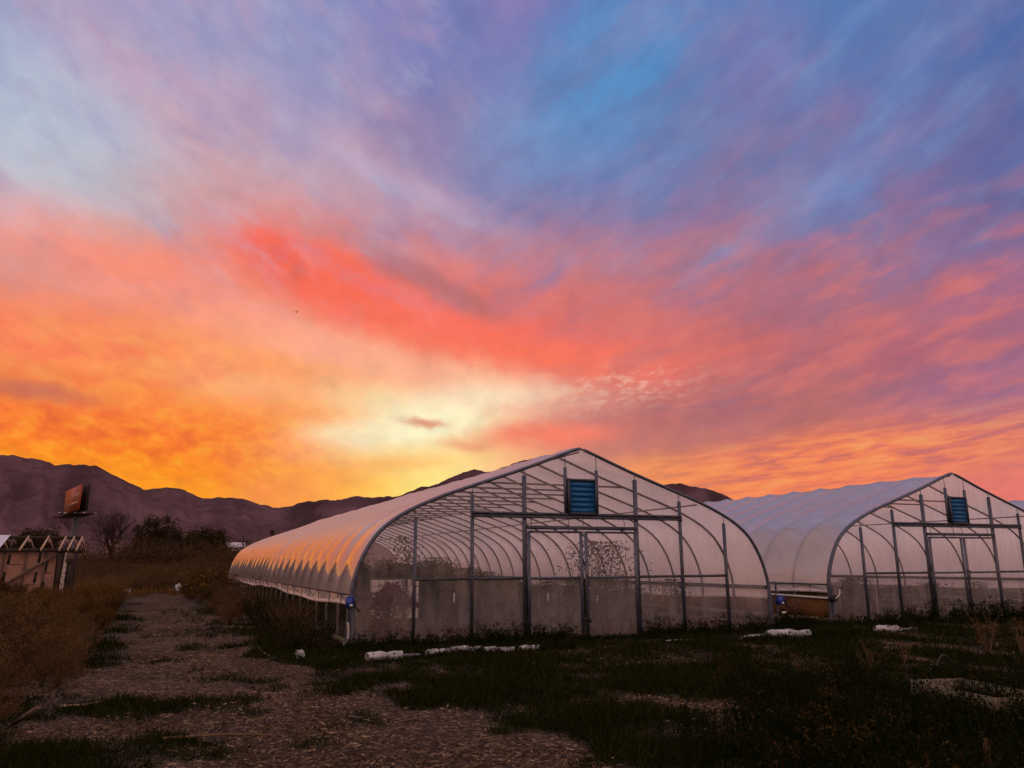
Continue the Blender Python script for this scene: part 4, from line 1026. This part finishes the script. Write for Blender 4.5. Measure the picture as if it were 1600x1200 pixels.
roll(668, 1027, 701, 1023, .07, 'white roll third from the left in the row')
roll(703, 1022, 752, 1020, .072, 'long white roll in the middle of the row, below the left door post')
roll(756, 1021, 803, 1019, .06, 'half hidden white roll fifth in the row, below the left door')
roll(813, 1018, 842, 1015, .055, 'short white roll at the right end of the row')
roll(1199, 999, 1266, 998, .11, 'fattest white roll lying between the two greenhouses')
roll(1160, 999, 1198, 994, .05, 'thin crumpled white roll at the left of the fattest one', .8)
roll(1040, 1003, 1098, 1000, .03, 'thin white strip in the weeds right of the doors', .6)
roll(1368, 988, 1402, 987, .085, 'white roll before the second greenhouse, below its left studs')
roll(1334, 982, 1352, 981, .035, 'small white scrap left of the second greenhouse roll', .7)
roll(1405, 987, 1423, 982, .03, 'thin white strip right of the second greenhouse roll', .7)
def scrap(name, p, w, hh, rz, label, mat='roll'):
    b_ = MB(); n_ = 12
    U, V_ = np.meshgrid(np.linspace(-.5, .5, n_), np.linspace(0, 1, n_), indexing='ij')
    Zz = hh*np.sin(V_*math.pi*.85)*(.7 + .6*fbm(U*4 + p[0], V_*4 + p[1], 3, 15))
    Yy = (V_ - .5)*w*.5 + (fbm(U*5, V_*5 + p[0], 2, 19) - .5)*.12*w
    b_.grid(np.stack([U*w, Yy, Zz], -1)); o_ = b_.build(name, M[mat], None, True); o_.location = p; o_.rotation_euler = (0, 0, rz)
    tag(o_, label, 'plastic sheet')
scrap('plastic_sheet', at(192, 930), .62, .32, .2, 'crumpled white sheet at the left side of the far end of the path')
scrap('plastic_sheet', at(283, 928), .75, .50, .5, 'larger crumpled white sheet at the right side of the far end of the path')
scrap('plastic_bag', at(468, 1028), .15, .12, .4, 'small white bag in the weeds left of the greenhouse corner')
scrap('plastic_bag', at(521, 1031), .10, .03, 1.4, 'flat white scrap in the grass below the greenhouse corner')

# pale planting frame, hose and sticks
A_ = at(1424, 1066, .17); B_ = at(1556, 1096, .17); dirv = (B_ - A_).normalized(); perp = Vector((-dirv.y, dirv.x, 0))
if perp.x < 0: perp = -perp
C_ = A_ + perp*.62; D_ = B_ + perp*.62
t = thing('planting_frame', 'pale wooden planting frame half buried in the right foreground weeds', 'planter', (A_.x, A_.y, 0))
for a_, c_ in ((A_, B_), (C_, D_), (A_ + perp*.02 + dirv*.02, C_ - perp*.02 + dirv*.02), (B_ + perp*.02 - dirv*.02, D_ - perp*.02 - dirv*.02)):
    b = MB(); b.beam(a_ - Vector((A_.x, A_.y, .09)), c_ - Vector((A_.x, A_.y, .09)), .025, .24); b.build('board', M['board_pale'], t)
b = MB(); q0 = at(1463, 1042, .22)
b.tube([q0 + Vector((k*.055, .02*k, .16*math.sin(math.pi*min(1, (k + 1)/11)) - .04)) for k in range(11)], .012, 6)
tag(b.build('hose', M['black'], None, True), 'black hose arching over the weeds behind the pale planting frame', 'hose')
def stick(pts, r, label, mat='twig', z=.02):
    P = [at(a, c, z) for a, c in pts]; b_ = MB(); b_.tube(P, np.linspace(r, r*.5, len(P)), 6)
    tag(b_.build('fallen_stick', M[mat]), label, 'stick')
stick([(255, 1154), (310, 1150), (360, 1147), (430, 1149)], .014, 'long thin stick lying across the near end of the path')
stick([(95, 1103), (130, 1101), (160, 1096)], .010, 'short pale stick at the left edge of the path', 'wood_new')
stick([(545, 1119), (558, 1121), (568, 1121)], .014, 'broken brown stick on the ground in front of the rolls', 'wood_old')
stick([(625, 1127), (655, 1122), (668, 1117)], .010, 'curved twig lying in the middle foreground', 'twig')
stick([(405, 1012), (412, 1020), (421, 1024)], .012, 'curved pale stick beside the grass left of the greenhouse', 'wood_new')
b = MB(); b.beam(at(20, 1131, .02), at(60, 1106, .22), .05, .03); tag(b.build('leaning_board', M['wood_old']), 'short weathered board leaning in the brush at the lower left', 'board')

# ------------------------------------------------------------------ shed frame on the left
SX0, SX1, SY, SD = -8.2, -3.55, 37.0, 3.3
t = thing('shed', 'unfinished shed with bare rafters and pale patched wall left of the path', 'shed', (SX1, SY, 0))
lo = lambda x_, y_, z_: (x_ - SX1, y_ - SY, z_)
b = MB()
b.beam(lo(SX0, SY - .09, 2.06), lo(SX1 + .1, SY - .09, 2.06), .08, .16); b.build('front_beam', M['wood_dark'], t)
b = MB(); b.beam(lo(SX0, SY + SD, 2.06), lo(SX1 + .1, SY + SD, 2.06), .08, .16); b.build('rear_beam', M['wood_dark'], t)
b = MB(); b.beam(lo(SX0, SY + SD/2, 2.60), lo(SX1 + .2, SY + SD/2, 2.60), .04, .13); b.build('ridge_board', M['wood_dark'], t)
for x_ in (-7.3, -6.3, -5.32, -4.6, -3.97, -3.66, -3.36):
    b = MB()
    b.beam(lo(x_ - .03, SY - .28, 2.06), lo(x_ - .03, SY + SD/2 - .03, 2.63), .05, .10)
    b.beam(lo(x_ - .03, SY + SD + .25, 2.06), lo(x_ - .03, SY + SD/2 + .03, 2.63), .05, .10)
    b.box(lo(x_ + .01, SY + SD/2, 2.47), (.016, .62, .17))
    b.build('rafter', M['wood_new'], t)
b = MB(); b.grid(np.array([[lo(x_, SY + .10 + .015*math.sin(x_*7), z_) for z_ in np.linspace(.0, 1.99, 8)] for x_ in np.linspace(SX0, SX1 - .55, 40)])); b.build('wall_sheet', M['sheet_pale'], t)
b = MB(); b.grid(np.array([[lo(SX1 - .05, y_, z_) for z_ in (.0, 1.98)] for y_ in (SY + .3, SY + SD - .2)])); b.build('end_wall', M['wood_dark'], t)
b = MB(); b.grid(np.array([[lo(x_, SY + SD - .1, z_) for z_ in (.0, 1.98)] for x_ in (SX0, SX1 - .1)])); b.build('rear_wall', M['wood_dark'], t)
for x_ in (-7.6, -6.75, -5.95, -5.2, -4.52):
    b = MB(); b.beam(lo(x_, SY, 0), lo(x_ + .06, SY, 1.98), .07, .07); b.build('wall_stud', M['wood_old'], t)
b = MB(); b.beam(lo(-6.3, SY - .06, .35), lo(-4.05, SY - .06, 1.95), .05, .11); b.build('diagonal_brace', M['wood_old'], t)
for x_, z_, h_ in ((-5.72, 1.72, .36), (-4.68, 1.78, .40), (-4.42, 1.45, .42), (-4.75, 1.02, .42), (-4.46, .62, .46), (-5.82, 1.05, .38), (-6.6, 1.2, .4)):
    b = MB(); b.box(lo(x_, SY + .07, z_), (.085, .012, h_), Matrix.Rotation(R(5), 4, 'Y')); b.build('slot_shade', M['black'], t)  # black strips stand in for the shaded openings in the sheathing
for x_, z_, L_ in ((-5.5, 1.52, .45), (-4.35, 1.2, .25), (-5.0, 1.34, .35), (-4.9, .75, .4)):
    b = MB(); b.box(lo(x_, SY + .074, z_), (L_, .010, .02)); b.build('batten', M['wood_old'], t)
b = MB(); b.beam(lo(-3.98, SY - .03, 0), lo(-3.94, SY - .03, 1.98), .13, .12); b.build('door_post', M['wood_dark'], t)
b = MB(); b.tube([lo(-3.80, SY - .06, -.05), lo(-3.78, SY - .06, .9), lo(-3.73, SY - .06, 1.98)], [.085, .075, .065], 10); b.build('birch_post', M['peeling'], t)
b = MB(); b.beam(lo(-3.58, SY - .03, 0), lo(-3.54, SY - .03, 1.98), .16, .14); b.beam(lo(-3.44, SY + .05, 0), lo(-3.40, SY + .05, 1.75), .07, .07); b.build('corner_post', M['wood_dark'], t)
b = MB(); b.box(lo(-3.6, SY - .13, 1.78), (.26, .05, .36)); b.build('wall_box', M['wood_old'], t)
b = MB()
b.grid(np.array([[lo(x_, SY - .3 + (SD/2 + .3)*v, 2.14 + .56*v + .012*math.sin(x_*60)) for v in np.linspace(0, 1, 6)] for x_ in np.linspace(-8.2, -6.02, 120)])); b.build('roof_sheet', M['sheet_metal'], t, True)
# brambles against the shed wall
for i, (x_, s_) in enumerate(((-6.0, 1.25), (-5.2, 1.0), (-4.5, .8), (-4.0, .75), (-5.6, .9))):
    place(OLV[i % 2], 'bramble', (x_, SY - .7 - .2*(i % 2), 0), i*1.3, s_, 'dark bramble growing against the pale shed wall', 'shrub', 'brambles against the shed')

# ------------------------------------------------------------------ billboard
t = thing('billboard', 'two sided orange billboard on a tall grey pole behind the shed', 'billboard', (-14.0, 146, 0))
o3 = lambda p: (p[0] + 14.0, p[1] - 146, p[2])
P1a, P1b = Vector((-13.15, 140, 9.8)), Vector((-16.8, 155, 9.75))
P2a, P2b = Vector((-12.05, 140, 9.7)), Vector((-16.3, 155, 9.75))
def panel(a_, c_, h_, mats, name):
    b_ = MB(); d_ = (c_ - a_); 
    b_.box(o3((a_ + c_)/2 + Vector((0, 0, h_/2))), (.14, d_.length, h_), Matrix.Rotation(math.atan2(-d_.x, d_.y), 4, 'Z'))
    return b_.build(name, mats, t)
def bbmat():
    m, tt, o = material('orange_poster'); c = objc(tt); n_ = tt.noise(c, .35, 4)
    principled(tt, o, tt.mix(tt.rng(n_, .35, .65), (.30, .058, .024), (.25, .068, .036)), .5)
    return m
M['poster'] = bbmat(); M['poster_pale'] = plain('poster_print', (.30, .16, .12), (.38, .22, .17), 2, .6)
f1 = panel(P1a, P1b, 3.9, M['poster'], 'front_face')
f2 = panel(P2a, P2b, 3.9, M['wood_dark'], 'rear_face')
d_ = (P1b - P1a).normalized(); nrm = Vector((d_.y, -d_.x, 0)); nrm = nrm if nrm.x < 0 else -nrm
rotz = Matrix.Rotation(math.atan2(-d_.x, d_.y), 4, 'Z')
b = MB()
for (u0, u1, z0, z1) in ((.6, 5.2, 2.55, 3.0),): pass
for k in range(6):                          # illegible pale lettering as upright strokes
    b.box(o3(P1a + d_*(1.4 + k*1.15) + nrm*.09 + Vector((0, 0, 2.25))), (.03, .72 if k % 2 else .5, 1.25 - .12*(k % 3)), rotz)
b.box(o3(P1a + d_*5.6 + nrm*.088 + Vector((0, 0, 1.25))), (.03, 8.2, .42), rotz)
for k in range(3): b.box(o3(P1a + d_*(11.4 + k*1.3) + nrm*.088 + Vector((0, 0, 1.1 + .2*k % .3))), (.03, .6, .5), rotz)
b.build('lettering', M['poster_pale'], f1)
b = MB()
for k in range(7): 
    q = P2a + (P2b - P2a)*(k/6.); b.tube([o3(q + Vector((-.16, 0, -.3))), o3(q + Vector((-.16, 0, 3.9)))], .07, 5)
b.build('back_bracing', M['black'], f2)
b = MB()
b.box(o3((-14.6, 147, 9.15)), (3.4, 15.5, .10), rotz); b.beam(o3((-15.6, 140.0, 9.05)), o3((-10.9, 140.4, 9.25)), .5, .12); b.beam(o3((-18.2, 152, 9.2)), o3((-13.5, 153, 9.3)), .4, .12)
b.tube([o3((-13.4, 141, 9.3)), o3((-16.4, 154, 9.3))], .25, 6)
b.build('catwalk', M['black'], t)
for x_, y_ in ((-15.75, 140), (-15.2, 141.5), (-10.95, 140.3), (-11.7, 141.5), (-12.4, 139.5)):
    b = MB(); b.box(o3((x_, y_, 9.28)), (.32, .3, .10)); b.build('flood_lamp', M['white_paint'], t)
b = MB(); b.tube([o3((-14.0, 146, -.2)), o3((-14.0, 146, 8.2)), o3((-14.0, 146, 9.3))], [.55, .52, .52], 14); b.build('pole', M['galv'], t, True)

# ------------------------------------------------------------------ trees and brush behind the path
def branch(b_, p, d, L_, r, lev, tips, maxlev, spread=.55, kids=(2, 3), curve=.22, lift=.12):
    P = [np.array(p)]; dd_ = np.array(d, float); n_ = 4
    for i in range(n_):
        dd_ = dd_ + RNG.normal(0, curve*.5, 3); dd_ /= np.linalg.norm(dd_); P.append(P[-1] + dd_*L_/n_)
    b_.tube(P, np.linspace(r, r*.62, n_ + 1), 6 if lev < 2 else 4 if lev < 4 else 3, 0, False)
    if lev >= maxlev: tips.append((P[-1], dd_)); return
    for k in range(random.randint(*kids) + (1 if lev == 0 else 0)):
        nd = dd_ + RNG.normal(0, spread, 3); nd[2] += lift; nd /= np.linalg.norm(nd)
        s0 = P[random.randint(2, n_)]
        branch(b_, s0, nd, L_*random.uniform(.62, .82), r*random.uniform(.56, .70), lev + 1, tips, maxlev, spread, kids, curve, lift)
# bare tree
t = thing('bare_tree', 'leafless tree with crooked branches standing out against the hills', 'tree', (-5.5, 96, 0))
b = MB(); tips = []
branch(b, (0, 0, -.2), (.05, 0, 1), 2.7, .24, 0, tips, 6, .48, (2, 3), .26, .38)
b.build('trunk_and_limbs', M['bark'], t, True)
t = thing('bare_tree', 'smaller leafless tree left of the taller bare one, right of the billboard', 'tree', (-8.6, 98, 0))
b = MB(); tips = []
branch(b, (0, 0, -.2), (-.25, 0, 1), 1.7, .11, 0, tips, 5, .6, (2, 3), .30)
b.build('trunk_and_limbs', M['bark'], t, True)
def leafy_tree(loc, h, r, label, mat, nclump=34, nl=90, leaf=.3, trunk=.3, group=None, squash=1., name='leafy_tree', seed=0):
    t_ = thing(name, label, 'tree', loc, 0, group)
    b_ = MB(); tips_ = []
    branch(b_, (0, 0, -.2), (0, 0, 1), h*.36, .035*h*.6, 0, tips_, 3, .75, (2, 3))
    b_.build('trunk', M['bark'], t_, True)
    c_ = MB()
    for k in range(nclump):
        v = RNG.normal(size=3); v /= np.linalg.norm(v); rr = RNG.random()**.45
        ctr = np.array([v[0]*r*rr, v[1]*r*rr, trunk*h + (h*(1 - trunk))*.5 + v[2]*rr*h*(1 - trunk)*.5*squash])
        sz = r*(.16 + .22*RNG.random())
        q = RNG.normal(size=(nl, 3)); q /= np.linalg.norm(q, axis=1)[:, None]; q *= (RNG.random(nl)**.5*sz)[:, None]
        c_.leaves(ctr + q, RNG.normal(size=(nl, 3)), leaf*(.5 + RNG.random(nl)), leaf*.5)
    c_.build('crown', mat, t_)
    return t_
leafy_tree((4.0, 95, 0), 5.5, 2.9, 'round domed dark tree just left of the far greenhouse end', L['crown'], 90, 120, .24, .12)
leafy_tree((-1.2, 96, 0), 6.7, 2.5, 'dark tree with a jutting top right of the bare tree', L['crown'], 70, 110, .24, .15)
leafy_tree((-2.7, 103, 0), 5.0, 2.0, 'brown half bare tree between the bare tree and the jutting dark one', L['crown2'], 60, 90, .2, .15)
leafy_tree((1.6, 99, 0), 5.0, 1.9, 'small brown tree filling the gap left of the round dome', L['crown2'], 46, 90, .22, .12)
leafy_tree((-14.2, 110, 0), 5.8, 2.9, 'low broad dark tree behind the shed rafters, left of the billboard pole', L['crown'], 80, 120, .3, .1)
leafy_tree((-20.3, 110, 0), 6.0, 2.6, 'dark tree at the left edge above the shed roof', L['crown'], 50, 110, .3, .1)
leafy_tree((-17.9, 112, 0), 5.2, 1.6, 'small dark tree left of the broad one above the shed', L['crown'], 34, 100, .28, .1)
leafy_tree((8.0, 112, 0), 4.3, 1.5, 'small feathery tree beside the far white shed', L['crown2'], 26, 80, .22, .2)
leafy_tree((15.2, 130, 0), 6.8, 1.2, 'upright dark tree rising behind the greenhouse roof', L['crown'], 30, 90, .28, .1)
leafy_tree((12.6, 118, 0), 4.0, 1.8, 'low dark tree at the right of the far white shed', L['crown'], 30, 90, .28, .1)
BR = [shrub_mesh('brush', 1.6, 1.0, 70, 2600, [M['twig'], L['olive']], .10, .9), shrub_mesh('brush', 1.4, 1.0, 90, 2600, [M['twig'], L['dry']], .08, .8), shrub_mesh('brush', 1.8, 1.0, 70, 2600, [M['twig'], L['crown2']], .10, .85)]
k = 0
for (y_, x0, x1, n_, s0, s1) in ((50, -3.6, 2.2, 7, .55, .8), (54, -8, 3.0, 11, .65, .95), (60, -10, 4.4, 12, .8, 1.1), (68, -12, 5.6, 13, .9, 1.25), (78, -14, 7.5, 14, 1.1, 1.6), (90, -22, 10, 20, 1.7, 2.5)):
    for i in range(n_):
        x_ = x0 + (x1 - x0)*(i + .5)/n_ + random.uniform(-.5, .5)
        yy = y_ + random.uniform(-2, 2)
        v_ = random.choice([1, 1, 0] if y_ < 62 else [0, 1, 2])
        s_ = random.uniform(s0, s1)
        place(BR[v_], 'brush', (x_, yy, 0), random.random()*6, (s_*1.25, s_*1.25, s_), 'brown brush in the thicket behind the far end of the path', 'shrub', 'brush thicket behind the path')
b = MB(); n = 60000
y = 44*(100/44)**RNG.random(n); x = RNG.uniform(-.21, .085, n)*y
keep = ~(np.abs(x - pathx(y)) < pathw(y)*(y < 46 + 3*RNG.random(n))) & (RNG.random(n) < .25 + .9*fbm(x*.35, y*.12, 3, 91))
x = x[keep]; y = y[keep]
b.blades(np.stack([x, y, np.zeros(len(x))], 1), np.stack([RNG.normal(0, .3, len(x)), RNG.normal(0, .3, len(x)), np.ones(len(x))], 1), (.35 + .5*RNG.random(len(x)))*np.interp(y, [44, 54], [.35, 1]), .02 + .0006*y)
tag(b.build('tall_grass', L['golden']), 'tall dry tawny grass filling the field beyond the path', 'grass', kind='stuff')
# distant buildings
t = thing('white_shed', 'small pale shed far behind the greenhouse, right of the round tree', 'shed', (8.0, 122, 0))
b = MB(); b.box((0, 0, 1.9), (3.6, 4, 3.8)); b.build('wall', M['concrete'], t)
b = MB(); b.raw([(-2, -2.2, 3.8), (2, -2.2, 3.8), (2, 2.2, 3.8), (-2, 2.2, 3.8), (-2, 0, 4.5), (2, 0, 4.5)], [(0, 1, 5, 4), (3, 4, 5, 2)]); b.raw([(-2, -2.2, 3.8), (-2, 2.2, 3.8), (-2, 0, 4.5), (2, -2.2, 3.8), (2, 2.2, 3.8), (2, 0, 4.5)], [(0, 1, 2), (3, 4, 5)]); b.build('roof', M['sheet_metal'], t)
b = MB(); b.box((.6, -2.03, 1.1), (1, .06, 2.2)); b.build('door', M['wood_old'], t)
t = thing('utility_pole', 'thin dark pole with a crossarm beside the far pale shed', 'pole', (9.6, 120, 0))
b = MB(); b.tube([(0, 0, -.2), (0, 0, 5.3)], [.12, .09], 8); b.build('post', M['bark'], t)
b = MB(); b.box((0, -.12, 4.6), (1.5, .1, .12)); b.build('crossarm', M['bark'], t)
# bird
d_ = Vector(ray(463, 488)).normalized(); p = Vector((0, 0, HC)) + d_*70
t = thing('bird', 'tiny dark bird flying high in the orange sky', 'bird', p, 1.0)
b = MB(); b.tube([(-.12, 0, 0), (-.05, 0, .02), (.06, 0, .02), (.14, 0, .0)], [.006, .035, .03, .006], 8); b.build('body', M['black'], t, True)
for s_ in (-1, 1):
    b = MB(); b.grid(np.array([[(-.05 + .02*i, s_*.02, .03), (-.06 + .02*i, s_*.16, .12), (-.09 + .015*i, s_*.30, .10)] for i in range(5)])); b.build('wing', M['black'], t)

# ------------------------------------------------------------------ render settings
vs = scene.view_settings; vs.view_transform = 'Standard'; vs.look = 'None'; vs.exposure = 0; vs.gamma = 1; vs.use_curve_mapping = False
cy = scene.cycles
cy.max_bounces = 10; cy.diffuse_bounces = 6; cy.glossy_bounces = 3; cy.transmission_bounces = 4; cy.transparent_max_bounces = 24
cy.sample_clamp_indirect = 6; cy.caustics_reflective = False; cy.caustics_refractive = False
